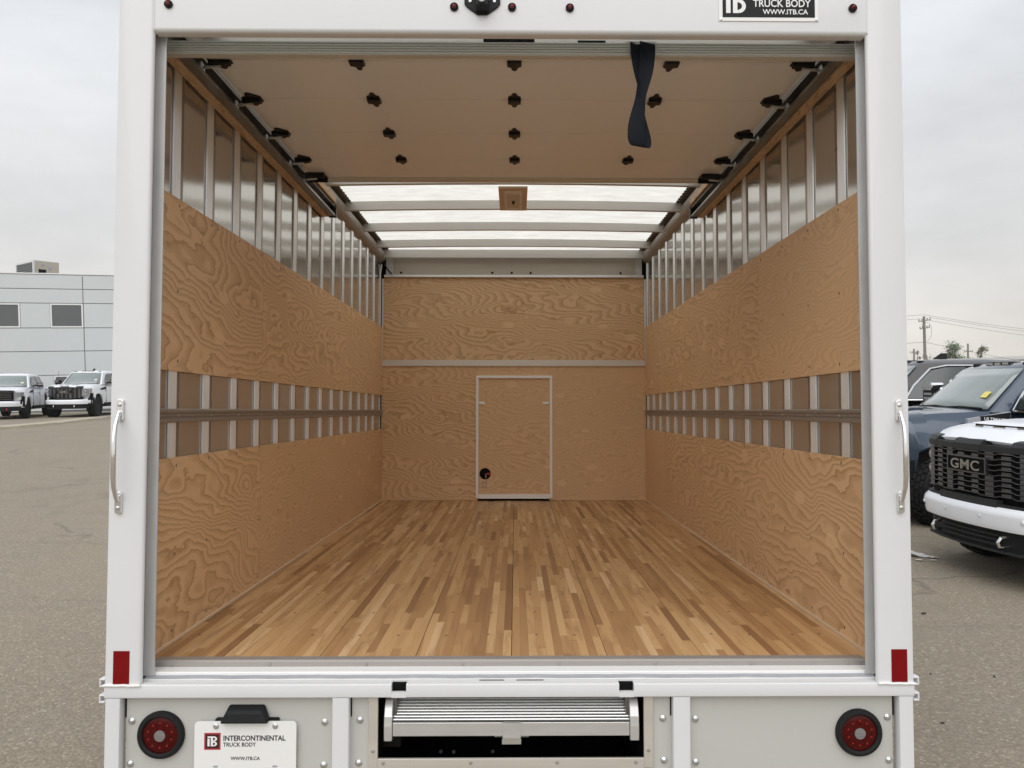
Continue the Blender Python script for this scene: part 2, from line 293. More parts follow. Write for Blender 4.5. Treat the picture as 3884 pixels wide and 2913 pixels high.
# ------------------------------------------------------------------ mesh helpers
class MB:
    def __init__(s): s.v = []; s.f = []; s.tone = []
    def add(s, vs, fs, tone=None):
        k = len(s.v); s.v += [tuple(p) for p in vs]; s.f += [tuple(i+k for i in f) for f in fs]
        s.tone += [tone if tone is not None else 0.5]*len(fs); return s
    def box(s, x0, x1, y0, y1, z0, z1, tone=None):
        return s.add([(x0,y0,z0),(x1,y0,z0),(x1,y1,z0),(x0,y1,z0),(x0,y0,z1),(x1,y0,z1),(x1,y1,z1),(x0,y1,z1)],
              [(0,3,2,1),(4,5,6,7),(0,1,5,4),(1,2,6,5),(2,3,7,6),(3,0,4,7)], tone)
    def hexa(s, p): return s.add(p, [(0,3,2,1),(4,5,6,7),(0,1,5,4),(1,2,6,5),(2,3,7,6),(3,0,4,7)])
    def prism(s, prof, ax, a0, a1):
        """profile = list of 2-D points in the plane across axis ax, swept from a0 to a1"""
        n = len(prof); vs = []
        for a in (a0, a1):
            for p, q in prof:
                vs.append((a,p,q) if ax == 0 else (p,a,q) if ax == 1 else (p,q,a))
        fs = [tuple(range(n))[::-1], tuple(range(n, 2*n))] + [(i, (i+1) % n, n+(i+1) % n, n+i) for i in range(n)]
        return s.add(vs, fs)
    def tube(s, path, rad, n=8, cap=True):
        P = [Vector(p) for p in path]; vs = []; fs = []
        R = rad if isinstance(rad, (list, tuple)) else [rad]*len(P)
        ref = None
        for i, p in enumerate(P):
            d = (P[min(i+1, len(P)-1)] - P[max(i-1, 0)]).normalized()
            if ref is None: ref = Vector((0,0,1)) if abs(d.z) < .9 else Vector((1,0,0))
            a = d.cross(ref).normalized(); ref = a.cross(d).normalized()
            for k in range(n):
                w = 2*PI*k/n; vs.append(p + (a*math.cos(w) + ref*math.sin(w))*R[i])
        for i in range(len(P)-1):
            for k in range(n):
                fs.append((i*n+k, i*n+(k+1) % n, (i+1)*n+(k+1) % n, (i+1)*n+k))
        if cap: fs += [tuple(range(n))[::-1], tuple(range((len(P)-1)*n, len(P)*n))]
        return s.add(vs, fs)
    def lathe(s, prof, n=24, c=(0,0,0), ax='y'):
        """profile (radius, along axis); y axis points away from the viewer"""
        vs = []; fs = []
        for r, a in prof:
            for k in range(n):
                w = 2*PI*k/n; p, q = r*math.cos(w), r*math.sin(w)
                vs.append((c[0]+p, c[1]+a, c[2]+q) if ax == 'y' else (c[0]+a, c[1]+p, c[2]+q) if ax == 'x' else (c[0]+p, c[1]+q, c[2]+a))
        for i in range(len(prof)-1):
            for k in range(n): fs.append((i*n+k, i*n+(k+1) % n, (i+1)*n+(k+1) % n, (i+1)*n+k))
        fs += [tuple(range(n))[::-1], tuple(range((len(prof)-1)*n, len(prof)*n))]
        return s.add(vs, fs)
    def grid(s, fn, nu, nv, wrap=False):
        vs = [fn(i/nu, j/nv) for i in range(nu+1) for j in range(nv+1)]
        fs = [(i*(nv+1)+j, (i+1)*(nv+1)+j, (i+1)*(nv+1)+j+1, i*(nv+1)+j+1) for i in range(nu) for j in range(nv)]
        return s.add(vs, fs)
    def mesh(s, name, off=None, smooth=False, fix=True):
        me = bpy.data.meshes.new(name)
        vs = s.v if off is None else [(p[0]-off[0], p[1]-off[1], p[2]-off[2]) for p in s.v]
        me.from_pydata(vs, [], s.f); me.update()
        a = me.attributes.new('tone', 'FLOAT', 'FACE'); a.data.foreach_set('value', s.tone)
        if fix:
            bm = bmesh.new(); bm.from_mesh(me); bmesh.ops.recalc_face_normals(bm, faces=bm.faces); bm.to_mesh(me); bm.free()
        if smooth:
            me.shade_smooth()
            try: me.set_sharp_from_angle(angle=math.radians(38))
            except Exception: pass
        return me
def rrect(a0, a1, b0, b1, r, n=4):
    out = []
    for cx, cy_, w0 in ((a1-r, b1-r, 0), (a0+r, b1-r, PI/2), (a0+r, b0+r, PI), (a1-r, b0+r, 1.5*PI)):
        for k in range(n+1):
            w = w0 + PI/2*k/n; out.append((cx+r*math.cos(w), cy_+r*math.sin(w)))
    return out
def obj(name, me, mat, parent=None, loc=None, rot=None):
    o = bpy.data.objects.new(name, me); COL.objects.link(o)
    if mat is not None and not me.materials: me.materials.append(MATS[mat])
    if parent is not None: o.parent = parent
    if loc is not None: o.location = loc
    if rot is not None: o.rotation_euler = rot
    return o
def bevel(o, w=0.003, seg=2):
    md = o.modifiers.new('bevel', 'BEVEL'); md.width = w; md.segments = seg; md.limit_method = 'ANGLE'; return o
def thing(name, label, cat, loc=(0,0,0), rotz=0, group=None):
    o = bpy.data.objects.new(name, None); COL.objects.link(o); o.location = loc; o.rotation_euler = (0,0,rotz)
    o['label'] = label; o['category'] = cat
    if group: o['group'] = group
    return o
def tag(o, label, cat, group=None):
    o['label'] = label; o['category'] = cat
    if group: o['group'] = group
    return o
def struct(o): o['kind'] = 'structure'; return o
def stuff(o): o['kind'] = 'stuff'; return o
def lettering(text, size, mat, parent, loc, rot=(PI/2,0,0), ext=0.0008, align='LEFT', bold=0.0, space=1.0, name='lettering', sx=1.0):
    cu = bpy.data.curves.new('txt', 'FONT'); cu.body = text; cu.size = size; cu.extrude = ext; cu.align_x = align; cu.offset = bold*size; cu.space_character = space
    cu.resolution_u = 3
    tmp = bpy.data.objects.new('txt', cu); COL.objects.link(tmp)
    dg = bpy.context.evaluated_depsgraph_get(); dg.update()
    me = bpy.data.meshes.new_from_object(tmp.evaluated_get(dg)); bpy.data.objects.remove(tmp)
    me.materials.clear()
    o = obj(name, me, mat, parent, loc, rot); o.scale = (sx, 1, 1)
    return o

# ------------------------------------------------------------------ ground
def gz(x, y):
    k = min(1, max(0, (-x-4)/13)); return 0.28*k*k*(3-2*k)
xs = [-500,-200,-90,-50,-30,-22,-19,-18,-17,-15,-13,-11,-9,-7,-5.5,-4,-2,0,2,4,7,12,20,40,90,200,500]
ys = [-120,-40,-15,-5,0,2,4,6,8,10,13,16,20,25,30,36,45,60,90,150,300,700]
mb = MB(); nx, ny = len(xs), len(ys)
mb.add([(x, y, gz(x, y)) for x in xs for y in ys], [(i*ny+j, (i+1)*ny+j, (i+1)*ny+j+1, i*ny+j+1) for i in range(nx-1) for j in range(ny-1)])
struct(obj('ground', mb.mesh('ground', smooth=True, fix=False), 'asphalt'))
# kerb and raised apron on the left
KL = [(-17.6,6),(-17.9,16),(-18.0,23.4),(-18.1,24.7),(-18.4,26.3),(-18.25,27.6),(-18.4,29.8),(-18.8,32.2),(-19.1,34.8),(-19.25,37.7),(-19.3,41.0),(-19.3,60)]
mb = MB(); dense = []
for (x0,y0),(x1,y1) in zip(KL, KL[1:]):
    n = max(1, int(abs(y1-y0)/0.45))
    dense += [(x0+(x1-x0)*k/n, y0+(y1-y0)*k/n) for k in range(n)]
dense.append(KL[-1])
vs = []
for x, y in dense:
    w = random.uniform(-.05,.05); h = random.uniform(-.035,.015)
    vs += [(x+.09+w, y, .15), (x+.05+w, y, .37+h), (x-.04+w*.5, y, .405+h), (x-.30, y, .41), (x-.34, y, .15)]
fs = [(i*5+k, i*5+k+1, (i+1)*5+k+1, (i+1)*5+k) for i in range(len(dense)-1) for k in range(4)]
mb.add(vs, fs); struct(obj('kerb', mb.mesh('kerb', smooth=True, fix=False), 'concrete'))
mb = MB(); vs = []
for x, y in dense: vs += [(x-.28, y, .403), (-140, y, .43)]
mb.add(vs, [(2*i, 2*i+1, 2*i+3, 2*i+2) for i in range(len(dense)-1)])
struct(obj('pavement', mb.mesh('pavement', fix=False), 'asphalt'))

# ------------------------------------------------------------------ office building on the left
J = Vector((-23.77, 41.0, 0.40)); d2 = Vector((0.934, 0.358, 0)).normalized()
def bl(root, name, mat, s0, s1, n0, n1, h0, h1, bev=0, parent=None):
    mb = MB().box(s0, s1, n0, n1, h0, h1); ob = obj(name, mb.mesh(name), mat, parent or root)
    if bev: bevel(ob, bev)
    return ob
bld = thing('office_building', 'long pale grey panel clad building behind the white pickups', 'building', J)
bld.matrix_world = Matrix.Translation(J) @ Matrix.Rotation(math.atan2(d2.y, d2.x), 4, 'Z') @ Matrix.Rotation(-0.022, 4, 'Y')
# local: x along the facade, y into the building, z up
bl(bld, 'wall_core', 'building_joint', -16, 14, 0.03, 12, -1.0, 7.50)
HH = [2.05, 3.36, 4.64, 5.99, 6.77, 7.56]
SV = [-11.7, -7.35, -4.42, -2.98, -1.58, 0.0, 5.9, 11.8]
G = 0.018
def pan(s0, s1, h0, h1):
    bevel(bl(bld, 'cladding_panel', 'building_panel', s0+G, s1-G, 0.0, 0.06, h0+G, h1-G), 0.006, 1)
def win(s0, s1, h0, h1):
    f = MB(); w = .075
    f.box(s0, s0+w, -.02, .05, h0, h1); f.box(s1-w, s1, -.02, .05, h0, h1); f.box(s0+w, s1-w, -.02, .05, h0, h0+w); f.box(s0+w, s1-w, -.02, .05, h1-w, h1)
    wf = obj('window', f.mesh('window'), 'window_white', bld)
    obj('pane', MB().box(s0+w, s1-w, .01, .03, h0+w, h1-w).mesh('pane'), 'building_glass', wf)
for h0, h1 in ((2.05, 3.36), (3.36, 4.64), (5.99, 6.77), (6.77, 7.56)):
    for s0, s1 in ((-11.7, 0), (0, 11.8)): pan(s0, s1, h0, h1)
pan(-2.98, -1.58, 4.64, 5.99); win(-1.58, -.02, 4.66, 5.97); win(-5.9, -2.98, 4.66, 5.97); pan(-11.7, -5.9, 4.64, 5.99); pan(0, 11.8, 4.64, 5.99)
pan(-2.9, -1.5, .1, 2.05); win(-1.5, 0.55, .75, 2.03); win(-4.9, -2.9, .75, 2.03); pan(-11.7, -4.9, .1, 2.05); pan(.55, 11.8, .1, 2.05); pan(-1.5, .55, .1, .75); pan(-4.9, -2.9, .1, .75)
bl(bld, 'parapet_cap', 'window_white', -12, 12, -.03, .25, 7.57, 7.63)
ru = thing('rooftop_unit', 'beige rooftop ventilation unit with a dark louvred end on the grey building', 'ventilation unit', (-28.75, 44.6, 8.0))
ru.matrix_world = Matrix.Translation((-28.65, 44.2, 7.9)) @ Matrix.Rotation(math.radians(55), 4, 'Z') @ Matrix.Rotation(-.01, 4, 'Y')
obj('casing', MB().box(0.0, 1.35, 0, 2.4, 0, 1.46).mesh('casing'), 'unit_beige', ru)
mb = MB()
for k in range(9): mb.box(-.06, -.005, .12, 2.28, .14+k*.14, .24+k*.14)
obj('louvre', mb.mesh('louvre'), 'unit_louvre', ru)
mb = MB(); mb.box(-.07, 0, 0, .1, 0, 1.46); mb.box(-.07, 0, 2.3, 2.4, 0, 1.46); mb.box(-.07, 0, .1, 2.3, 1.36, 1.46); obj('louvre_frame', mb.mesh('louvre_frame'), 'window_white', ru)
obj('opening', MB().box(.22, .62, -.02, -.002, .1, .95).mesh('opening'), 'cavity', ru)
obj('badge', MB().box(.78, .90, -.015, -.002, .95, 1.15).mesh('badge'), 'grey_seal', ru)
obj('badge', MB().box(.40, .52, -.015, -.002, 1.15, 1.27).mesh('badge'), 'grey_seal', ru)

# ------------------------------------------------------------------ far right background
fbld = thing('warehouse', 'long low white warehouse with flat roof beyond the dark pickups', 'warehouse', (60, 104, 0))
def wb(x): return 100 + (x-53)*.02
mb = MB().hexa([(38,100,-.2),(130,112,-.2),(130,140,-.2),(38,140,-.2),(38,100,3.35),(130,112,6.6),(130,140,6.6),(38,140,3.35)])
obj('wall', mb.mesh('wall', (60,104,0)), 'far_wall', fbld)
mb = MB().hexa([(37.6,99.8,3.36),(130,111.8,6.61),(130,140,6.61),(37.6,140,3.36),(37.6,99.8,3.85),(130,111.8,7.1),(130,140,7.1),(37.6,140,3.85)])
obj('roof_fascia', mb.mesh('roof_fascia', (60,104,0)), 'far_wall', fbld)
mb = MB().hexa([(37.6,99.7,3.2),(130,111.7,6.45),(130,111.9,6.45),(37.6,99.9,3.2),(37.6,99.7,3.34),(130,111.7,6.59),(130,111.9,6.59),(37.6,99.9,3.34)])
obj('gutter', mb.mesh('gutter', (60,104,0)), 'pole_wood', fbld)
for x in (54.6, 58.3, 63.0, 68.5):
    obj('downpipe', MB().box(x-.07, x+.07, 99.55+(x-38)*.1304, 99.7+(x-38)*.1304, 0, 3.2+(x-38)*.035).mesh('downpipe', (60,104,0)), 'far_wall', fbld)
obj('door', MB().box(55.2, 56.4, 101.9, 102.3, 1.4, 2.5).mesh('door', (60,104,0)), 'unit_louvre', fbld)

def pole(label, x, y, h, r0, r1, arms, lean, catname='utility pole'):
    p = thing('utility_pole', label, catname, (x, y, 0), 0, 'utility poles')
    obj('post', MB().tube([(0,0,-.2),(lean*h,0,h)], [r0, r1], 10).mesh('post', smooth=True), 'pole_wood', p)
    for (z, half, tilt) in arms:
        cx = lean*z
        arm = obj('crossarm', MB().hexa([(cx-half,-.16,z-tilt*half),(cx+half,-.16,z+tilt*half),(cx+half,-.06,z+tilt*half),(cx-half,-.06,z-tilt*half),
                (cx-half,-.16,z-tilt*half+.12),(cx+half,-.16,z+tilt*half+.12),(cx+half,-.06,z+tilt*half+.12),(cx-half,-.06,z-tilt*half+.12)]).mesh('crossarm'), 'pole_wood', p)
        for q in (-.95, -.45, .45, .95):
            obj('insulator', MB().tube([(cx+half*q,-.11,z+tilt*half*q+.12),(cx+half*q,-.11,z+tilt*half*q+.34)], [.045,.06], 6).mesh('insulator'), 'wire', arm)
    return p
P1 = pole('tall wooden utility pole with two crossarms behind the black pickup', 51.6, 92, 9.75, .21, .15, [(9.15, .75, .16), (8.2, .62, .16)], -.018)
mb = MB(); mb.tube([(-.1,-.2,9.0),(.35,-.25,8.9),(.62,-.25,8.3),(.6,-.25,7.3),(.1,-.2,6.6)], .02, 5); mb.tube([(-.5,-.2,9.1),(-.55,-.2,8.7),(-.35,-.2,8.2),(-.3,-.2,6.9)], .018, 5)
obj('lead_wire', mb.mesh('lead_wire'), 'wire', P1)
pole('far thin utility pole standing between the bushy tree and the sparse tree', 92.9, 150, 9.1, .22, .17, [(7.4, .9, .05), (6.0, .9, .05)], -.004)
pole('faint far utility pole at the left of the tall wooden pole', 76.3, 140, 7.7, .22, .17, [(6.9, .8, 0)], 0)
def cable(a, b, sag, r, label, n=18):
    pts = []
    for k in range(n+1):
        q = k/n; p = Vector(a).lerp(Vector(b), q); p.z -= sag*4*q*(1-q); pts.append(tuple(p))
    o_ = obj('power_line', MB().tube(pts, r, 5).mesh('power_line', smooth=True), 'wire')
    tag(o_, label, 'power line', 'overhead power lines'); return o_
far = {0: (104, 110), 1: (20, 120)}
cable((51.45,92,9.95), (105,112,7.9), .9, .019, 'topmost overhead wire running right from the tall pole')
cable((52.0,92,9.65), (105,112,7.1), .8, .019, 'second overhead wire from the top running right from the tall pole')
cable((52.0,92,9.25), (105,112,6.3), .8, .019, 'third overhead wire from the top running right from the tall pole')
cable((51.55,92,6.5), (105,112,.9), .7, .022, 'low overhead wire running right from halfway up the tall pole')
cable((51.45,92,9.95), (20,96,9.3), .3, .019, 'topmost overhead wire running left from the tall pole')
cable((50.9,92,9.45), (20,96,8.8), .3, .019, 'crossarm wire running left from the tall pole')
cable((51.5,92,6.5), (20,96,6.2), .3, .022, 'low overhead wire running left from the tall pole')
mb_l = cable((51.65,91.6,4.6), (75,60,2.6), .5, .022, 'black cable running from low on the tall pole over the pickups')

def tree(label, x, y, w, h, crown0, n, mat, sparse=0.0):
    tr_ = thing('tree', label, 'tree', (x, y, 0), 0, 'trees on the skyline')
    obj('trunk', MB().tube([(0,0,-.1),(.05*w,0,h*.4),(-.03*w,.1,h*.72),(0.02*w,0,h*.97)], [.035*h,.025*h,.014*h,.003*h], 7).mesh('trunk', smooth=True), 'bark', tr_)
    mb = MB(); clumps = []
    for _ in range(max(5, int(12*(w/4)))):
        a = random.uniform(0, 2*PI); z = random.uniform(crown0, .95)*h
        k = (z/h-crown0)/(1-crown0); rad = w/2*(1-.75*abs(k-.35)**1.3)*random.uniform(.25, 1.0)
        clumps.append((rad*math.cos(a), rad*math.sin(a), z, random.uniform(.12,.24)*w*(1-.5*sparse)))
    for _ in range(n):
        cx, cy_, cz, cr = random.choice(clumps)
        p = Vector((cx+random.gauss(0,.55)*cr, cy_+random.gauss(0,.55)*cr, max(.3, cz+random.gauss(0,.6)*cr)))
        s = random.uniform(.13,.30)*(.7+.1*w/3); q = Vector((random.uniform(-1,1),random.uniform(-1,1),random.uniform(-1,1))).normalized(); r = q.orthogonal().normalized()
        mb.add([p-q*s, p+r*s*.6, p+q*s, p-r*s*.6], [(0,1,2,3)])
    obj('crown', mb.mesh('crown', fix=False), mat, tr_)
    mbb = MB()
    for c_ in clumps: mbb.tube([(0,0,h*random.uniform(.25,.5)), (c_[0]*.6,c_[1]*.6,(c_[2]+h*.4)/2), (c_[0],c_[1],c_[2])], [.02*w,.012*w,.004*w], 5)
    obj('branch', mbb.mesh('branch'), 'bark', tr_)
tree('broad bushy green tree rising over the white warehouse', 90.2, 150, 4.6, 9.2, .3, 2600, 'leaf_green')
tree('sparse pointed olive tree right of the far thin pole', 95.7, 150, 3.2, 9.4, .35, 700, 'leaf_dry', .5)
tree('small green tree top between the tall pole and the bushy tree', 86.2, 152, 2.4, 7.4, .3, 700, 'leaf_green')
tree('low rounded tree close beside the bushy tree', 87.8, 156, 1.9, 7.2, .3, 500, 'leaf_green')
tree('slim pale tree just left of the tall utility pole', 80.5, 152, 2.0, 7.6, .3, 450, 'leaf_green', .3)
tree('slim pale tree just right of the tall utility pole', 83.6, 152, 1.5, 7.8, .3, 350, 'leaf_dry', .3)
tree('dark tree half hidden beside the white truck frame', 78.3, 150, 1.2, 7.6, .3, 350, 'leaf_green')
mb = MB().box(-510, 510, -130, 710, -1.3, 14.0)
hz_ = obj('haze', mb.mesh('haze'), None); hz_['kind'] = 'stuff'
mt = bpy.data.materials.new('haze'); mt.use_nodes = True; t = mt.node_tree; t.nodes.remove(t.nodes['Principled BSDF'])
pv = N(t, 'ShaderNodeVolumePrincipled'); pv.inputs['Color'].default_value = (0.93, 0.92, 0.90, 1); pv.inputs['Density'].default_value = 0.0004
link(t, pv.outputs[0], t.nodes['Material Output'].inputs['Volume']); hz_.data.materials.append(mt)
# ------------------------------------------------------------------ pickups
def NOSE(y): return 0.20*(abs(y)/0.9)**2.2 + 1.3*max(0, abs(y)-.62)**1.5
def XF(y): return 0.92 - NOSE(y)
def sweepy(mb, prof, y0, y1, n=14):
    k = len(prof); vs = []
    for i in range(n+1):
        y = y0 + (y1-y0)*i/n
        vs += [(XF(y)+dx, y, z) for dx, z in prof]
    fs = [(i*k+j, i*k+(j+1) % k, (i+1)*k+(j+1) % k, (i+1)*k+j) for i in range(n) for j in range(k)]
    fs += [tuple(range(k))[::-1], tuple(range(n*k, n*k+k))]
    return mb.add(vs, fs)
def cbox(mb, y0, y1, z0, z1, dx0, dx1, n=4): return sweepy(mb, [(dx0,z0),(dx1,z0),(dx1,z1),(dx0,z1)], y0, y1, n)
def interp(x, tab):
    for (x0, v0), (x1, v1) in zip(tab, tab[1:]):
        if x0 >= x >= x1: return v0 + (v1-v0)*(x0-x)/(x0-x1)
    return tab[0][1] if x > tab[0][0] else tab[-1][1]
ARCH = (0.0, -3.95)
def make_body(hood=0.0):
    zt = [(.92,1.262),(.8,1.308),(.5,1.352),(0,1.388),(-.62,1.410),(-.75,1.385),(-3.35,1.385),(-3.4,1.41),(-5.2,1.41)]
    wt = [(.92,.86),(.85,.93),(.7,.985),(.45,1.01),(-.9,1.0),(-5.0,1.0),(-5.2,.97)]
    st = [.92,.88,.8,.7,.6]
    x = .55
    while x > -5.2: st.append(round(x, 3)); x -= .05 if min(abs(x-a) for a in ARCH) < .62 else .16
    st.append(-5.2)
    rows = []
    for x in st:
        zb = .50
        for a in ARCH:
            d = abs(x-a)
            if d < .555: zb = max(zb, .42 + math.sqrt(.555**2-d*d))
        w, z = interp(x, wt), interp(x, zt) + (hood*min(1, (x+.75)/.12)*min(1, max(.35, (1.0-x)/.3)) if x > -.75 else 0)
        flare = max(0, .035*(1-min(abs(x-a) for a in ARCH)/.75))
        half = [(w*.75, zb), (w-.02+flare, zb), (w+flare, max(.84, zb+.03)), (w+flare*.4, max(1.03, zb+.09)), (w-.015, 1.13), (w-.05, min(z-.06,1.24)), (w-.17, z-.012), (w*.66, z+.012), (w*.33, z+.026), (0, z+.03)]
        if x > .3:
            cut = [(y, zz, x-NOSE(y)*((x-.3)/.62)) for y, zz in half]
        else: cut = [(y, zz, x) for y, zz in half]
        rows.append([(xx, y, zz) for y, zz, xx in cut] + [(xx, -y, zz) for y, zz, xx in cut[-2::-1]])
    mb = MB(); n = len(rows[0])
    mb.add([p for r in rows for p in r], [(i*n+j, (i+1)*n+j, (i+1)*n+(j+1) % n, i*n+(j+1) % n) for i in range(len(rows)-1) for j in range(n)] + [tuple(range(n)), tuple(range((len(rows)-1)*n, len(rows)*n))])
    return mb
def BF(y): return Vector((-.50-.20*(abs(y)/.86)**2, y, 1.385))
def TF(y): return Vector((-1.22-.08*(abs(y)/.68)**2, y, 1.95))
def make_cab():
    ys = (-.86,-.5,0,.5,.86)
    B = [BF(y) for y in ys] + [Vector((-1.5,.955,1.385)), Vector((-2.4,.965,1.385)), Vector((-3.32,.93,1.385)), Vector((-3.34,0,1.385)), Vector((-3.32,-.93,1.385)), Vector((-2.4,-.965,1.385)), Vector((-1.5,-.955,1.385))]
    T = [TF(y*.79) for y in ys] + [Vector((-1.62,.725,1.955)), Vector((-2.4,.735,1.96)), Vector((-3.12,.70,1.94)), Vector((-3.15,0,1.95)), Vector((-3.12,-.70,1.94)), Vector((-2.4,-.735,1.96)), Vector((-1.62,-.725,1.955))]
    cen = Vector((-2.2,0,2.0)); Rr = [cen+(p-cen)*.86+Vector((0,0,.052)) for p in T]; R2 = [cen+(p-cen)*.45+Vector((0,0,.068)) for p in T]
    n = len(B); mb = MB()
    mb.add(B+T+Rr+R2, [(l*n+i, l*n+(i+1) % n, (l+1)*n+(i+1) % n, (l+1)*n+i) for l in range(3) for i in range(n)] + [tuple(range(3*n, 4*n)), tuple(range(n))[::-1]])
    return mb
def side_y(z): return .962 - (.962-.73)*(z-1.385)/.57
def side_win(mb, pts, s):
    """slab with outline pts (x,z) lying on the cab side"""
    n = len(pts); vs = [(x, s*(side_y(z)+.008), z) for x, z in pts] + [(x, s*(side_y(z)-.02), z) for x, z in pts]
    mb.add(vs, [tuple(range(n)), tuple(range(n, 2*n))[::-1]] + [(i, (i+1) % n, n+(i+1) % n, n+i) for i in range(n)])
WF = [(-.93,1.425),(-1.96,1.425),(-1.96,1.90),(-1.66,1.905),(-1.42,1.86),(-1.10,1.62)]
WR = [(-2.06,1.425),(-2.98,1.425),(-3.02,1.60),(-2.96,1.86),(-2.85,1.90),(-2.06,1.905)]
def make_tyre():
    mb = MB(); mb.lathe([(.25,-.125),(.30,-.148),(.37,-.152),(.408,-.135),(.42,-.10),(.42,.10),(.408,.135),(.37,.152),(.30,.148),(.25,.125)], 36)
    for k in range(30):
        w = 2*PI*k/30
        for q in (-.085, -.03, .03, .085):
            a = w + (.07 if q in (-.03,.085) else 0); c_, s_ = math.cos(a), math.sin(a); r0, r1 = .41, .437; h = .036
            P = []
            for r in (r0, r1):
                for da, dy in ((-.075,-.024),(.075,-.024),(.075,.024),(-.075,.024)):
                    P.append((r*math.cos(a+da), q+dy, r*math.sin(a+da)))
            mb.hexa(P)
    return mb
def make_rim():
    mb = MB(); mb.lathe([(.255,-.10),(.255,.11),(.235,.12),(.225,.05),(.0001,.04)][::-1], 24)
    for k in range(6):
        w = 2*PI*k/6; c_, s_ = math.cos(w), math.sin(w); tx, tz = -s_, c_
        P = []
        for yy in (.05, .115):
            for r, hw_ in ((.05,.035),(.23,.05)):
                for sg in (-1, 1): P.append((r*c_+sg*hw_*tx, yy, r*s_+sg*hw_*tz))
        mb.hexa([P[0],P[1],P[3],P[2],P[4],P[5],P[7],P[6]])
    mb.lathe([(.06,.05),(.06,.125),(.03,.13)], 12)
    return mb
PK = {}
def pk(key, fn, smooth=True):
    if key not in PK: PK[key] = fn().mesh(key, smooth=smooth)
    return PK[key].copy() if key in ('body','cab','bumper') else PK[key]
def pickup(label, x, y, z, ang, paint, sc=1.0, style='hd', detail=True, lift=0.0, roof_lamps=True, badge=False, sticker=True, antenna=False, chrome=True, mirrors=(1, -1), steer=0.0, hood=0.0):
    t = thing('pickup_truck', label, 'pickup truck', (x, y, z), math.radians(ang), 'parked pickup trucks'); t.scale = (sc, sc, sc)
    D = (0, 0, lift)
    def part(name, mb, mat, parent=t, smooth=False, loc=None, rot=None):
        return obj(name, mb if isinstance(mb, bpy.types.Mesh) else mb.mesh(name, smooth=smooth), mat, parent, loc if loc is not None else (D if parent is t else None), rot)
    body = part('body', pk('body', make_body) if not hood else make_body(hood).mesh('body', smooth=True), paint)
    part('cab', pk('cab', make_cab), paint)
    part('underbody', MB().box(-4.9, .62, -.62, .62, .36, .98), 'cavity')
    part('wheel_well', MB().box(-.58, .58, -.965, .965, .55, 1.0), 'cavity'); part('wheel_well', MB().box(-4.53, -3.37, -.965, .965, .55, 1.0), 'cavity')
    # windscreen, side glass
    mb = MB()
    def wsf(off):
        def fn(u, v):
            yy = -.80+1.60*u; tt = .05+.90*v
            b_, t_ = BF(yy), TF(yy*.79); nrm = Vector((.64,0,.77))
            return b_.lerp(t_, tt)+nrm*off
        return fn
    mb.grid(wsf(.012), 10, 5); ws = part('windscreen', mb, 'car_glass', smooth=True)
    md = ws.modifiers.new('solid', 'SOLIDIFY'); md.thickness = .012; md.offset = 0
    mb = MB(); mb.tube([BF(-.6)+Vector((.06,0,.035)), BF(-.05)+Vector((-.02,0,.06)), BF(.28)+Vector((.02,0,.045))], .014, 5)
    mb.tube([BF(.0)+Vector((.06,0,.035)), BF(.45)+Vector((-.0,0,.06)), BF(.74)+Vector((.0,0,.045))], .014, 5)
    part('wiper', mb, 'black_plastic', ws)
    if sticker:
        b_, t_ = BF(.62), TF(.62*.79); q = b_.lerp(t_, .27)+Vector((.02,0,.03)); q2 = b_.lerp(t_, .40)+Vector((.02,0,.03))
        mb = MB(); mb.hexa([q+Vector((0,-.06,0)), q+Vector((0,.06,0)), q+Vector((-.004,.06,-.004)), q+Vector((-.004,-.06,-.004)), q2+Vector((0,-.06,0)), q2+Vector((0,.06,0)), q2+Vector((-.004,.06,-.004)), q2+Vector((-.004,-.06,-.004))])
        part('sticker', mb, 'paper' if lift or style == 'light' else 'sticker_yellow', ws)
    for s in (1, -1):
        mb = MB(); side_win(mb, WF, s); part('side_window', mb, 'side_glass')
        mb = MB(); side_win(mb, WR, s); part('side_window', mb, 'side_glass')
        mb = MB(); side_win(mb, [(-1.97,1.42),(-2.05,1.42),(-2.05,1.91),(-1.97,1.91)], s); part('pillar_trim', mb, 'black_plastic')
        if chrome:
            pth = [(-.90,1.405),(-1.08,1.62),(-1.40,1.885),(-1.66,1.93),(-2.06,1.93),(-2.86,1.925),(-2.99,1.87),(-3.05,1.6),(-3.0,1.40),(-.90,1.405)]
            mb = MB(); mb.tube([(a, s*(side_y(b_)+.012), b_) for a, b_ in pth], .016, 6); part('window_trim', mb, 'chrome')
        # mirror
        if s in mirrors:
            ms = 1.36 if chrome else 1.30; mh = 1.74 if chrome else 1.62
            mb = MB(); mb.prism(rrect(s*1.08 if s > 0 else -ms, ms if s > 0 else -1.08, 1.40, mh, .05), 0, -1.23, -1.06)
            mi = part('mirror', mb, 'black_plastic', smooth=True)
            mb = MB(); mb.tube([(-1.13, s*.93, 1.46), (-1.13, s*1.12, 1.50)], .035, 6); part('mirror_arm', mb, 'black_plastic', mi)
            mb = MB(); mb.prism(rrect(s*1.085 if s > 0 else -1.355, 1.355 if s > 0 else -1.085, 1.64, 1.755, .04), 0, -1.22, -1.04); (part('mirror_cap', mb, 'chrome', mi, smooth=True) if chrome else None)
            mb = MB().box(-1.10, -1.05, *( (1.12, 1.32) if s > 0 else (-1.32, -1.12)), 1.50, 1.535).box(-1.10, -1.05, *( (1.12, 1.32) if s > 0 else (-1.32, -1.12)), 1.565, 1.60); part('mirror_lamp', mb, 'clear_lens', mi)
        # door seams, handles, step
        mb = MB()
        for xx in (-.86, -2.02, -3.12): mb.box(xx-.006, xx+.006, s*1.0-.012, s*1.0+.004, .56, 1.34)
        part('door_gap', mb, 'cavity')
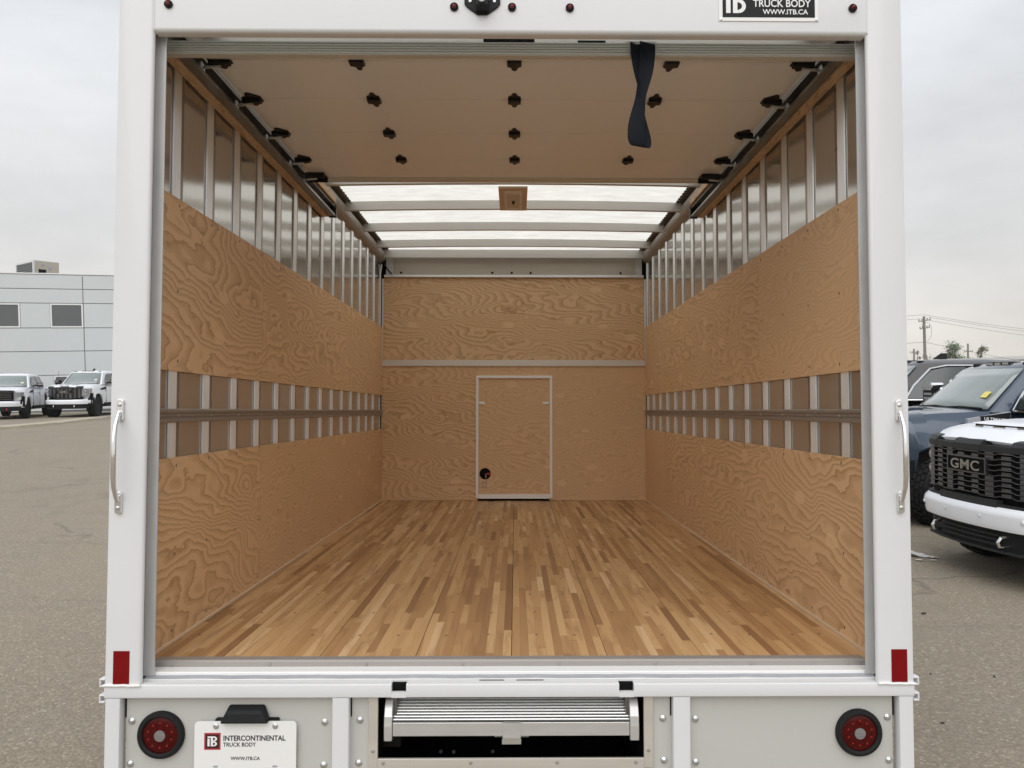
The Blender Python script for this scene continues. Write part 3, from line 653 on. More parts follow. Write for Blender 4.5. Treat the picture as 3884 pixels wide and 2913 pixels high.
        for xx in (-1.86, -2.9):
            mb = MB().box(xx-.12, xx+.12, s*1.012-.02, s*1.012+.02, 1.155, 1.19); bevel(part('door_handle', mb, 'chrome' if chrome else paint), .01)
        mb = MB().prism(rrect(s*1.0-.11, s*1.0+.06, .40, .46, .02), 0, -3.2, -.75); part('side_step', mb, 'black_plastic')
        mb = MB().box(-3.35, -.6, s*.985-.02, s*.985+.012, .50, .56); part('sill_trim', mb, 'black_plastic')
        # fender vent
        vz = .115 if badge else 0; vo_ = .018 if badge else 0
        mb = MB().hexa([(-.30,s*1.0-.02,1.145+vz),(-.83,s*1.0-.02,1.18+vz),(-.83,s*1.0+.012+vo_,1.18+vz),(-.30,s*1.0+.012+vo_,1.145+vz),(-.30,s*.995-.02,1.20+vz),(-.83,s*.98-.02,1.285+vz),(-.83,s*.985+.018+vo_,1.285+vz),(-.30,s*.99+.018+vo_,1.20+vz)])
        fv = part('fender_vent', mb, 'grey_seal' if badge else 'black_plastic')
        if badge:
            part('vent_insert', MB().hexa([(-.46,s*1.0,1.285),(-.82,s*1.0,1.309),(-.82,s*1.039,1.309),(-.46,s*1.039,1.285),(-.46,s*1.0,1.345),(-.82,s*1.0,1.39),(-.82,s*1.034,1.39),(-.46,s*1.034,1.345)]), 'black_plastic', fv)
            if s > 0: lettering('ULTIMATE', .056, 'print_white', fv, (-.49, 1.043, 1.301), (PI/2, 0.10, PI), .002, bold=.012, sx=1.05)
        # wheel
        for ax_ in ARCH:
            w_ = obj('wheel', pk('tyre', make_tyre, False), 'rubber', t, (ax_, s*.86, .42+ (0 if lift == 0 else .03)), (0, 0, (0 if s > 0 else PI) + (steer if ax_ == 0 else 0)))
            if lift: w_.scale = (1.1, 1.1, 1.1)
            obj('rim', pk('rim', make_rim, True), 'wheel_grey' if style == 'light' else 'black_plastic', w_)
        # headlamp
        if style == 'hd':
            mb = MB(); sweepy(mb, [(-.05,.86),(.035,.86),(.02,1.20),(-.05,1.215)], s*.665, s*.93, 5); hl = part('headlamp', mb, 'headlamp', smooth=False)
            mb = MB(); sweepy(mb, [(0,.88),(.045,.88),(.035,1.19),(0,1.19)], s*.87, s*.90, 2); part('lamp_strip', mb, 'clear_lens', hl)
            for zz in (.95, 1.09): 
                mb = MB().lathe([(.055,0),(.05,.02),(.001,.025)], 12, (XF(.76)+.02, s*.76, zz), 'x'); part('lamp_lens', mb, 'clear_lens', hl)
        else:
            mb = MB(); sweepy(mb, [(-.05,.98),(.035,.98),(.02,1.17),(-.05,1.19)], s*.66, s*.94, 5); hl = part('headlamp', mb, 'headlamp')
            mb = MB(); sweepy(mb, [(0,.80),(.045,.76),(.045,1.16),(0,1.17)], s*.88, s*.93, 2); sweepy(mb, [(0,.76),(.045,.76),(.045,.82),(0,.82)], s*.72, s*.9, 3); part('lamp_strip', mb, 'headlamp', hl)
        # tow hook
        mb = MB(); hx = XF(.42)+.02
        mb.tube([(hx-.02, s*.42, .475), (hx+.075, s*.42, .465), (hx+.10, s*.42, .43), (hx+.085, s*.42, .395), (hx-.02, s*.42, .385)], .016, 8); part('tow_hook', mb, 'chrome' if style == 'hd' else 'print_red', smooth=True)
    if roof_lamps:
        mb = MB()
        mb.prism([(-.27,1.985),(.27,1.985),(.22,2.03),(-.22,2.03)], 0, -1.50, -1.34); rl = part('roof_lamp', mb, 'black_plastic')
        for yy in (-.16, 0, .16): part('lamp_lens', MB().box(-1.38, -1.325, yy-.05, yy+.05, 1.995, 2.02), 'lamp_amber', rl)
        for yy in (-.52, .52):
            rl = part('roof_lamp', MB().prism([(yy-.08,1.965),(yy+.08,1.965),(yy+.05,2.015),(yy-.05,2.015)], 0, -1.52, -1.36), 'black_plastic')
    if antenna:
        part('roof_antenna', MB().hexa([(-1.85,-.02,2.03),(-2.1,-.03,2.03),(-2.1,.03,2.03),(-1.85,.02,2.03),(-2.02,-.008,2.15),(-2.12,-.01,2.15),(-2.12,.01,2.15),(-2.02,.008,2.15)]), 'black_plastic')
        part('mast_antenna', MB().tube([(-.3,-.8,1.3),(-.36,-.8,2.0)], .006, 5), 'black_plastic')
    # front
    if style == 'hd':
        mb = MB(); cbox(mb, -.665, .665, .74, 1.22, -.12, .005, 12); g = part('grille', mb, 'grille_black')
        for r in range(9):
            zz = .805 + r*.047; mb = MB()
            wv = [(-.64,0),(-.52,0),(-.49,.012),(-.36,.012),(-.33,0),(-.17,0),(-.14,.012),(.14,.012),(.17,0),(.33,0),(.36,.012),(.49,.012),(.52,0),(.64,0)]
            for (ya, da), (yb, db) in zip(wv, wv[1:]):
                P = []
                for dz0, dx in ((0,.0),(0,.05),(.007,.05),(.007,.0)):
                    P.append([(XF(ya)+dx, ya, zz+da+dz0), (XF(yb)+dx, yb, zz+db+dz0)])
                mb.hexa([P[0][0],P[0][1],P[1][1],P[1][0],P[3][0],P[3][1],P[2][1],P[2][0]])
            part('grille_bar', mb, 'grille_chrome', g)
            for yy in (-.585,-.42,-.25,.25,.42,.585):
                if (r in (4,5,6)) and abs(yy) < .3: continue
                part('grille_block', cbox(MB(), yy-.045, yy+.045, zz+.008, zz+.040, .0, .034, 2), 'grille_chrome', g)
            for yy in (-.09,.09):
                if r < 4 or r > 6: part('grille_block', cbox(MB(), yy-.04, yy+.04, zz+.012, zz+.040, .0, .034, 2), 'grille_chrome', g)
        mb = MB(); sweepy(mb, [(.0,1.003),(.055,1.003),(.055,1.141),(.0,1.141)], -.235, .235, 8); em = part('emblem', mb, 'grille_black')
        mb = MB()
        for (a0,a1,z0,z1) in ((-.245,.245,1.134,1.148),(-.245,.245,.996,1.009),(-.248,-.232,.996,1.148),(.232,.248,.996,1.148)): cbox(mb, a0, a1, z0, z1, .01, .066, 6)
        part('emblem_rim', mb, 'grille_chrome', em)
        lettering('GMC', .128, 'letter_metal', em, (XF(0)+.056, 0, 1.0245), (PI/2,0,PI/2), .012, 'CENTER', bold=.02, space=1.06, sx=1.28)
        mb = MB(); cbox(mb, -.68, .68, 1.205, 1.262, -.10, .05, 14)
        mo = part('hood_moulding', mb, 'moulding_black')
        for a0, a1 in ((-.70,-.47),(-.17,.17),(.47,.70)): part('moulding_tab', sweepy(MB(), [(-.07,1.21),(.052,1.21),(.052,1.262),(.015,1.302),(-.07,1.318)], a0, a1, 4), 'moulding_black', mo)
        mb = MB(); cbox(mb, -.36, .36, .715, .785, -.05, .07, 8); cbox(mb, -.68, -.36, .715, .75, -.05, .06, 4); cbox(mb, .36, .68, .715, .75, -.05, .06, 4); part('lower_moulding', mb, 'moulding_black', g)
        mb = MB(); sweepy(mb, [(-.42,1.36),(-.30,1.352),(-.30,1.389),(-.42,1.395)], -.34, .34, 8); sc_ = part('hood_scoop', mb, 'cavity')
        mb = MB(); sweepy(mb, [(-1.0,1.395),(-.305,1.386),(-.292,1.391),(-.305,1.398),(-.45,1.412),(-.75,1.428),(-1.0,1.43)], -.38, .38, 10); part('scoop_lip', mb, paint, sc_, smooth=True)
        for a0, a1 in ((-.20,-.08),(.08,.20)): mb = MB(); sweepy(mb, [(-.31,1.362),(-.285,1.362),(-.285,1.376),(-.31,1.378)], a0, a1, 2); part('scoop_trim', mb, paint, sc_)
        mb = MB(); sweepy(mb, [(-.298,1.368),(-.288,1.368),(-.288,1.374),(-.298,1.374)], -.33, .33, 6); part('scoop_trim', mb, 'chrome', sc_)
        mb = MB(); sweepy(mb, [(-.10,.73),(.05,.735),(.10,.70),(.115,.66),(.10,.60),(.105,.575),(.09,.53),(-.10,.525)], -.97, .97, 26); bu = part('bumper', mb, paint, smooth=True)
        for yy in (-.62,-.22,.22,.62): part('parking_sensor', MB().lathe([(.018,-.02),(.018,.006),(.012,.008),(.001,.008)], 12, (XF(yy)+.108, yy, .635), 'x'), paint, bu)
        for s in (-1, 1):
            mb = MB(); sweepy(mb, [(-.08,.42),(.06,.42),(.10,.50),(.10,.80),(-.08,.82)], s*.86, s*1.0, 3); part('bumper_corner', mb, 'black_plastic', bu)
        mb = MB(); cbox(mb, -.86, .86, .33, .528, -.12, .02, 12); va = part('valance', mb, 'black_plastic')
        mb = MB()
        for zz in (.47,.43,.385): cbox(mb, -.36, .36, zz, zz+.012, .02, .05, 6)
        cbox(mb, -.80, .80, .325, .345, -.1, .06, 8); part('valance_bar', mb, 'moulding_black', va)
    else:
        mb = MB(); cbox(mb, -.62, .62, .80, 1.18, -.10, .03, 12); g = part('grille', mb, 'grille_black')
        for zz in (.86,.94,1.02,1.10):
            mb = MB(); cbox(mb, -.58, .58, zz, zz+.022, .0, .06, 10); part('grille_bar', mb, 'grille_chrome', g)
        mb = MB(); cbox(mb, -.66, .66, 1.16, 1.25, -.05, .055, 12); part('grille_surround', mb, 'moulding_black', g)
        mb = MB(); sweepy(mb, [(-.10,.79),(.06,.79),(.10,.74),(.09,.62),(.07,.56),(-.10,.56)], -.96, .96, 24); bu = part('bumper', mb, paint, smooth=True)
        for s in (-1, 1): part('bumper_vent', sweepy(MB(), [(-.0,.66),(.11,.66),(.11,.86),(.0,.86)], s*.86, s*.91, 2), 'cavity', bu)
        mb = MB(); cbox(mb, -.86, .86, .36, .56, -.12, .05, 12); part('valance', mb, 'black_plastic')
    if hood: sc_.location = (0, 0, hood*.95)
    part('tailgate', MB().box(-5.24, -5.18, -.9, .9, .7, 1.36), paint)
    return t
pickup('white heavy pickup with black step-edged hood moulding, close beside the frame', 4.99, 6.70, 0, 186.5, 'car_white', .97, chrome=True, hood=.035)
pickup('navy blue pickup with a yellow windscreen sticker behind the close white pickup', 5.22, 9.95, 0, 179.5, 'car_navy', 1.0, badge=True, steer=.5)
pickup('black pickup with chrome window trim and mirror cap behind the navy pickup', 5.3, 12.75, 0, 180.0, 'car_black', 1.05, antenna=True, sticker=False, mirrors=(-1,))
pickup('white lifted pickup with tall black tyres and chrome dotted grille by the kerb', -20.35, 34.13, .405, -82.8, 'car_white', 1.03, chrome=False, roof_lamps=True, lift=.05, antenna=True)
pickup('white lower pickup with plain bar grille and C-shaped lamps by the kerb', -22.4, 32.3, .405, -69.8, 'car_white', .985, style='light', chrome=False, roof_lamps=False)
# ------------------------------------------------------------------ box truck (all sizes in its own frame: x right, y into the box, z up)
rt, ut, ft = axes(0.0091, 0.0380, -0.0006)
A_ = Matrix(((rw.x, uw.x, fw.x), (rw.y, uw.y, fw.y), (rw.z, uw.z, fw.z))); B_ = Matrix((tuple(rt), tuple(ut), tuple(ft)))
MT = A_ @ B_
OFF = (0.0, 4.6, -1.625)
org = Vector((0, 0, CAMH)) + MT @ (Vector(OFF) - Vector((CAMX, 0, 0)))
truck = thing('box_truck', 'white box truck seen through its open rear, with plywood lined walls and a wooden floor', 'box truck')
truck.matrix_world = Matrix.Translation(org) @ MT.to_4x4()
def tp(name, mb, mat, parent=None, smooth=False, bev=0, loc=None, rot=None, color=None):
    me = mb if isinstance(mb, bpy.types.Mesh) else mb.mesh(name, OFF if loc is None else None, smooth)
    pr = parent or truck
    o_ = obj(name, me, mat, pr, rot=rot)
    if loc is not None:
        o_.location = Vector(loc) - Vector(OFF)
        if pr is not truck: o_.location = o_.location - pr.location
    elif pr is not truck: o_.location = -pr.location
    if bev: bevel(o_, bev)
    if color: o_.color = color
    return o_
D0 = 2.384; FZ = -0.8368; YB = 6.87; YF = 2.507
def at(x, y): return (x-CAMX)*y/D0 + CAMX          # same direction, other depth

# --- floor: eight boards of glued strips
floor = tp('floor', MB().box(-1.24, 1.24, YF+.004, YB+.02, FZ-.045, FZ-.012), 'cavity')
strips = []; joints = [-1.228, -.98, -.653, -.327, 0, .327, .653, .98, 1.228]
for a, b_ in zip(joints, joints[1:]):
    n = 8 if (b_-a) < .3 else 11; g0 = .0010
    w = (b_-a-2*g0)/n
    for k in range(n):
        x0 = a+g0+k*w; y = YF - random.uniform(0, .5)
        prev = .5
        while y < YB:
            L = random.choice((.22,.3,.38,.5,.65,.8,1.0,1.25))*random.uniform(.85,1.15)
            y1 = min(y+L, YB)
            tn = min(1, max(0, random.gauss(.53,.235)))
            if abs(tn-prev) < .06: tn = min(1, max(0, tn+random.choice((-.18,.15))))
            prev = tn
            ya = max(y, YF)
            if y1-ya > .02: strips.append((ya, x0, x0+w, y1, tn, random.uniform(-.0004,.0004)))
            y = y1
strips.sort(key=lambda s: s[0]-.25*(s[3]-s[0]))
rest = MB()
for i, (ya, x0, x1, y1, tn, dz) in enumerate(strips):
    if i < 298: tp('floor_strip', MB().box(x0, x1-.0002, ya, y1-.0004, FZ-.012, FZ+dz, tn), 'floor_wood', floor)
    else: rest.box(x0, x1-.0002, ya, y1-.0004, FZ-.012, FZ+dz, tn)
stuff(tp('far_strips', rest, 'floor_wood', floor))
mb = MB()
for r in range(14):
    y = 2.78 + r*.305
    for a, b_ in zip(joints, joints[1:]):
        for q in (.27, .73):
            if random.random() < .22: continue
            x = a+(b_-a)*q+random.uniform(-.012,.012); yy = y+random.uniform(-.008,.008)
            mb.add([(x+.006*math.cos(2*PI*k/8), yy+.0055*math.sin(2*PI*k/8), FZ+.0009) for k in range(8)], [tuple(range(8))])
stuff(tp('floor_screws', mb, 'bark', floor))
for s in (-1, 1): tp('floor_edge_bead', MB().box(min(s*1.218, s*1.228), max(s*1.218, s*1.228), YF+.02, YB, FZ+.0008, FZ+.009), 'pale_board', floor)

# --- threshold and rear sill
th = tp('threshold', MB().prism([(YF+.03, FZ+.003), (YF-.004, FZ+.003), (YF-.010, FZ-.003), (YF-.012, FZ-.016), (YF+.03, FZ-.016)], 0, -1.19, 1.19), 'trim_aluminium')
SC = MB().lathe([(.0055, .0), (.0055, -.002), (.003, -.0032), (.0005, -.0034)], 10).mesh('screw', smooth=True)
SCB = MB().lathe([(.011, .0), (.011, -.003), (.007, -.007), (.0005, -.008)], 12).mesh('rivet', smooth=True)
for k in range(8): tp('screw', SC, 'trim_aluminium', th, loc=(-1.13+.3225*k, YF-.0112, FZ-.009))
mb = MB().box(-1.19, 1.19, 2.445, 2.4985, -.90, -.8535); tp('sill_channel', mb, 'bright_aluminium', bev=.003)
mb = MB(); vs = []; n = 90
for i in range(n+1):
    x = -1.188+2.376*i/n; w = .0105+.004*math.sin(i*.7)*math.sin(i*.23)+random.uniform(-.0018,.0018)
    vs += [(x, 2.4446, -.8610-w*.2), (x, 2.4405-w*.25, -.8640), (x, 2.436-w*.8, -.8686)]
mb.add(vs, [(3*i+k, 3*i+k+1, 3*i+4+k, 3*i+3+k) for i in range(n) for k in (0,1)]); tp('sealant_bead', mb, 'grey_seal', smooth=True)
# sill beam with two latch pockets and two slots
sill = MB(); Z0, Z1 = -.9150, -.8720
HX = [(-.382,-.335), (.345,.392)]
seg = [-1.293, HX[0][0], HX[0][1], HX[1][0], HX[1][1], 1.293]
def sprof(z0, z1, y1): return rrect(D0, y1, z0, z1, .0035, 3)
for a, b_ in ((seg[0],seg[1]),(seg[2],seg[3]),(seg[4],seg[5])): sill.prism(sprof(Z0, Z1, 2.445), 0, a, b_)
for a, b_ in HX:
    sill.box(a, b_, D0+.0005, D0+.012, Z0, -.8975); sill.box(a, b_, 2.418, 2.445, Z0, Z1)
si = tp('rear_sill', sill, 'white_paint', smooth=True)
for a, b_ in HX: tp('latch_pocket', MB().box(a+.001, b_-.001, 2.404, 2.417, Z0+.003, Z1-.004), 'cavity', si)
for a, b_ in ((-.104,-.023),(.016,.105)): tp('slot', MB().prism(rrect(a, b_, 2.412, 2.420, .003, 2), 2, Z1+.0002, Z1+.0009), 'dark_aluminium', si)
mb = MB(); mb.box(-1.19, 1.19, 2.422, 2.4455, Z1, -.8690); tp('sill_step', mb, 'white_seal', si, bev=.002)

# --- rear frame
def post(s):
    a0, a1 = (-1.295, -1.178) if s < 0 else (1.176, 1.295)
    xo_, xi_ = (-1.295, -1.1900) if s < 0 else (1.295, 1.1870)
    top = MB(); prof = [(xo_, 2.432), (xo_, D0+.010), (xo_-s*.003, D0+.003), (xo_-s*.010, D0), (xi_, D0), (xi_-s*.006, D0+.0015), (xi_-s*.0105, D0+.005), (xi_-s*.0125, D0+.010), (xi_-s*.0120, D0+.014), (xi_+s*.008, D0+.017), (xi_+s*.008, 2.432)]
    top.prism(prof, 2, -.871, 1.75)
    p_ = tp('rear_post', top, 'white_paint', smooth=True)
    # weld bead along the foot
    pts = [(a0+(a1-a0)*q, D0-.002, -.8735+random.uniform(-.0012,.0012)) for q in [k/12 for k in range(13)]]
    tp('weld_bead', MB().tube(pts, .0048, 6), 'white_seal', p_, smooth=True)
    x0, x1 = (-1.266, -1.2145) if s < 0 else (1.2205, 1.2715)
    tp('red_reflector', MB().box(x0, x1, D0-.0012, D0-.0002, -.869, -.7655), 'red_reflector', p_)
    # grab handle
    hx = s*1.2575; h = tp('grab_handle', MB().tube([(hx, D0-.012, -.005), (hx-s*.001, D0-.022, -.02), (hx-s*.004, D0-.042, -.052), (hx-s*.0055, D0-.050, -.085), (hx-s*.006, D0-.052, -.145), (hx-s*.0055, D0-.050, -.21), (hx-s*.004, D0-.042, -.243), (hx-s*.001, D0-.022, -.275), (hx, D0-.012, -.29)],
                 [.0072,.0074,.0078,.0084,.0086,.0084,.0078,.0074,.0072], 10), 'chrome', smooth=True)
    for z0, z1 in ((-.035, .036), (-.330, -.260)):
        tp('handle_foot', MB().prism(rrect(hx-.0105, hx+.0105, z0, z1, .008, 3), 1, D0-.011, D0-.0003), 'chrome', h, bev=.002)
        for zz in (z0+.018, z1-.018): tp('screw', MB().lathe([(.0068, 0), (.0068, -.002), (.004, -.004), (.0005, -.0042)], 10, (hx, D0-.0112, zz)), 'zinc', h)
    # lower frame upright
    b0, b1 = (-1.290, -1.243) if s < 0 else (1.2445, 1.290)
    tp('bumper_upright', MB().prism(rrect(b0, b1, D0+.001, 2.425, .003, 3), 2, -1.32, -.9155), 'white_paint', smooth=True)
    # hinge clips on the outer side
    for z in (-.878, -.928):
        mb = MB(); x0, x1 = s*1.2935, s*1.312
        mb.box(min(x0,x1), max(x0,x1), D0+.004, D0+.03, z-.003, z+.003); mb.box(min(x0,x1), max(x0,x1), D0+.004, D0+.03, z+.018, z+.024); mb.box(min(x1-s*.005,x1), max(x1-s*.005,x1), D0+.004, D0+.03, z+.003, z+.018)
        tp('hinge_clip', mb, 'white_paint', p_, bev=.002)
    # galvanised door jamb
    j0, j1 = (-1.196, -1.160) if s < 0 else (1.162, 1.196)
    g = MB().box(j0, j1, 2.436, 2.440, -.862, 1.40)
    xo = j0 if s < 0 else j1
    g.box(min(xo, xo-s*.004), max(xo, xo-s*.004), 2.4402, 2.50, -.862, 1.40)
    tp('door_jamb', g, 'galvanised')
for s in (-1, 1): post(s)
hd = tp('rear_header', MB().prism(rrect(D0, 2.432, 1.245, 1.74, .014, 5), 0, -1.1778, 1.1758), 'white_paint', smooth=True)
for s in (-1, 1):
    pts = [(s*1.177, D0-.0008, 1.25+.04*k) for k in range(12)]
    tp('weld_bead', MB().tube([(p[0]+random.uniform(-.001,.001), p[1], p[2]) for p in pts], .0022, 5), 'white_seal', hd)
def marker(x, z):
    m_ = tp('marker_light', MB().lathe([(.0135,0),(.0138,-.006),(.0118,-.0085),(.0098,-.0085),(.0090,-.004)], 20), 'rubber', None, True, loc=(x, D0-.0004, z))
    obj('lens', MARK_L, 'red_lens', m_); obj('lens_tip', MARK_T, 'red_bright', m_)
MARK_L = MB().lathe([(.0092,-.003),(.0092,-.007),(.007,-.0105),(.0005,-.0115)], 16).mesh('lens', smooth=True)
MARK_T = MB().lathe([(.0048,-.010),(.0044,-.0135),(.003,-.0152),(.0004,-.0156)], 10, (0,0,.0012)).mesh('lens_tip', smooth=True)
for x, z in ((-1.13,1.335),(-.191,1.331),(0,1.331),(.191,1.330),(1.13,1.334)): marker(x, z)
# rear view camera
kx, kz = -.098, 1.372
hc = tp('backup_camera', MB().prism([(kx-.059,kz+.02),(kx-.059,kz-.032),(kx-.05,kz-.043),(kx-.016,kz-.068),(kx+.016,kz-.068),(kx+.05,kz-.043),(kx+.059,kz-.032),(kx+.059,kz+.02)], 1, D0-.009, D0-.0003), 'black_plastic', bev=.002)
mb = MB().hexa([(kx-.022,D0-.009,kz-.062),(kx+.022,D0-.009,kz-.062),(kx+.022,D0-.009,kz+.03),(kx-.022,D0-.009,kz+.03),(kx-.018,D0-.05,kz-.058),(kx+.018,D0-.05,kz-.058),(kx+.018,D0-.042,kz-.018),(kx-.018,D0-.042,kz-.018)])
tp('housing', mb, 'black_plastic', hc, bev=.004)
tp('lens', MB().lathe([(.0115,0),(.0115,-.004),(.008,-.004),(.007,-.001),(.0004,-.0015)], 16), 'car_glass', hc, True, loc=(kx, D0-.051, kz-.040))
for s in (-1, 1): tp('screw', MB().lathe([(.0048,0),(.0048,-.002),(.002,-.003),(.0004,-.003)], 10), 'zinc', hc, True, loc=(kx+s*.040, D0-.0092, kz-.025))
# maker's sign on the header
sx0, sx1, sz0 = .685, 1.0155, 1.2895
sg = tp('name_sign', MB().box(sx0, sx1, D0-.0030, D0-.0003, sz0, sz0+.155), 'plate_white')
tp('black_field', MB().box(sx0+.012, sx1-.012, D0-.0038, D0-.0031, sz0+.012, sz0+.143), 'sign_black', sg)
for a in (sx0+.007, sx1-.007):
    for b_ in (sz0+.006, sz0+.149): tp('screw', MB().lathe([(.0042,0),(.0042,-.002),(.0004,-.0028)], 10), 'zinc', sg, True, loc=(a, D0-.0031, b_))
def logo(mb, x, z, w, h, y0, y1):
    """block letters: a T-shaped stroke joined to a B made of two bowls"""
    def R_(a0, a1, b0, b1): mb.box(x+a0*w, x+a1*w, y0, y1, z+b0*h, z+b1*h)
    R_(0, .22, 0, .78); R_(0, .62, .86, 1.0); R_(.34, .56, 0, .8599)
    def bowl(cz, rz, n=10):
        vs = []; ro, ri = .36, .17
        for k in range(n+1):
            a = -PI/2+PI*k/n
            for rr_, kz_ in ((ro, rz), (ri, rz*.50)):
                for yy in (y0, y1): vs.append((x+(.62+rr_*math.cos(a))*w, yy, z+(cz+kz_*math.sin(a))*h))
        fs = []
        for k in range(n):
            q = 4*k; fs += [(q,q+4,q+6,q+2),(q+1,q+3,q+7,q+5),(q,q+1,q+5,q+4),(q+2,q+6,q+7,q+3)]
        mb.add(vs, fs)
    bowl(.24, .24); bowl(.74, .26)
    R_(.5601, .64, 0, .10); R_(.5601, .64, .37, .50)
mb = MB(); logo(mb, sx0+.0235, sz0+.0255, .067, .098, D0-.0046, D0-.0039); tp('logo', mb, 'print_white', sg)
def tl(text, size, mat, parent, x, y, z, **k):
    o_ = lettering(text, size, mat, parent, Vector((x, y, z))-Vector(OFF)-(parent.location if parent is not truck else Vector()), ext=.0003, **k); return o_
tl('TRUCK BODY', .0345, 'print_white', sg, sx0+.113, D0-.0041, sz0+.0475, bold=.012, space=1.0, sx=.88)
tl('INTERCONTINENTAL', .0300, 'print_white', sg, sx0+.113, D0-.0041, sz0+.0800, bold=.012, space=.98, sx=.74)
tl('WWW.ITB.CA', .0235, 'print_white', sg, sx0+.1455, D0-.0041, sz0+.0225, bold=.012, space=1.0)

# --- lower rear panels
PY = 2.414
for a0, a1 in ((-.570,-.517),(.518,.573)):
    a0, a1 = a0, a1
    tp('bumper_upright', MB().prism(rrect(a0, a1, D0+.001, 2.425, .003, 3), 2, -1.32, -.9155), 'white_paint', smooth=True)
def rivets(parent, pts):
    for x, z in pts: tp('rivet', SCB, 'zinc', parent, loc=(at(x, PY), PY-.0003, z*PY/D0))
pl = tp('rear_panel', MB().box(-1.235, -.560, PY, PY+.004, -1.32, -.9155), 'grey_panel')
rivets(pl, [(-1.2025,-.984),(-1.2055,-1.117),(-.5925,-.989),(-.5945,-1.123)])
pr_ = tp('rear_panel', MB().box(.563, 1.235, PY, PY+.004, -1.32, -.9155), 'grey_panel')
rivets(pr_, [(.588,-.983),(.588,-1.118),(1.2035,-.979),(1.206,-1.114)])
ox0, ox1, oz = -.428, .427, -1.1155
pm = tp('rear_panel', MB().box(-.527, ox0-.0225, PY, PY+.004, -1.32, -.9155).box(ox1+.0225, .528, PY, PY+.004, -1.32, -.9155).box(ox0-.0225, ox1+.0225, PY, PY+.004, -1.32, oz-.03), 'grey_panel')
rivets(pm, [(-.481,-.983),(-.484,-1.117),(.484,-.981),(.487,-1.112)])
tp('panel_gap', MB().box(-.5165, -.5125, PY-.0012, PY-.0002, -.985, -.9155).box(.513, .517, PY-.0012, PY-.0002, -.985, -.9155).box(-1.2395,-1.2355, PY-.0012, PY-.0002, -.985,-.9155).box(1.2355,1.2395, PY-.0012, PY-.0002, -.985,-.9155), 'cavity')
fr = MB().box(ox0-.030, ox0, PY-.0105, PY-.0002, oz-.03, -.9155).box(ox1, ox1+.030, PY-.0105, PY-.0002, oz-.03, -.9155).box(ox0, ox1, PY-.0105, PY-.0002, oz-.034, oz)
of = tp('step_opening_frame', fr, 'matt_aluminium', bev=.0015)
for x in (-.41,-.13,.147,.40): tp('screw', SC, 'zinc', of, loc=(x, PY-.0108, oz-.012))
for x in (-.443, .441): tp('screw', SC, 'zinc', of, loc=(x, PY-.0108, -1.09))
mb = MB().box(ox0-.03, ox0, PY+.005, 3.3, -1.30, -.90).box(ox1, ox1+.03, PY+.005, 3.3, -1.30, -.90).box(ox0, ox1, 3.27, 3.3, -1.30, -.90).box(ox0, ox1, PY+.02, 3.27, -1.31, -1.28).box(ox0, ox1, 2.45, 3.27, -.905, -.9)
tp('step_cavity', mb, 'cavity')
# fold-out step
ST0, ST1 = -.385, .385
step = tp('step', MB().prism([(2.425,-1.052),(2.425,-1.012),(2.56,-.928),(2.56,-.965),(2.44,-1.052)], 0, ST0, ST1), 'track_steel')
tp('step_nose', MB().box(ST0+.002, ST1-.002, 2.4205, 2.4248, -1.0515, -1.0085), 'step_metal', step, bev=.0015)
mb = MB(); n = 14
for k in range(n):
    q = (k+.5)/n; y = 2.432+.128*q; z = -1.0075+.084*q
    mb.tube([(ST0+.002, y, z), (ST1-.002, y, z)], .0029, 6)
tp('tread_rib', mb, 'aluminium', step, smooth=True)
for k, q in ((ST0, -1), (ST1, 1)):
    prof = [(2.4175,-1.066),(2.4165,-1.045),(2.4165,-1.02),(2.420,-.99),(2.428,-.965),(2.442,-.945),(2.462,-.930),(2.49,-.921),(2.54,-.918),(2.54,-.935),(2.49,-.940),(2.462,-.957),(2.445,-.99),(2.438,-1.035),(2.438,-1.066)]
    mb = MB().prism(prof, 0, min(k, k+q*.026), max(k, k+q*.029)); tp('step_cap', mb, 'step_metal', step, bev=.002)
    mb = MB().box(min(k+q*.002, k-q*.010), max(k+q*.002, k-q*.010), 2.45, 2.54, -1.0, -.93); tp('cap_bracket', mb, 'track_steel', step)
mb = MB().prism([(2.415,-1.007),(2.4145,-1.055),(2.418,-1.062),(2.43,-1.064),(2.43,-1.058),(2.4248,-1.0545),(2.4248,-1.0070)], 0, -.0275, .0305); tp('step_latch', mb, 'step_metal', step)
mb = MB().box(-.03, .032, 2.43, 2.436, -1.082, -1.066); tp('latch_tongue', mb, 'aluminium', step)
mb = MB().tube([(-.055,2.46,-1.064),(.058,2.46,-1.064)], .009, 10); tp('latch_pin', mb, 'zinc', step, smooth=True)
for x, z in ((-.245,-1.083),(-.20,-1.084),(-.065,-1.083)): tp('cavity_bolt', MB().lathe([(.006,0),(.006,-.004),(.001,-.005)], 8), 'zinc', step, True, loc=(x, 2.60, z*2.6/D0))
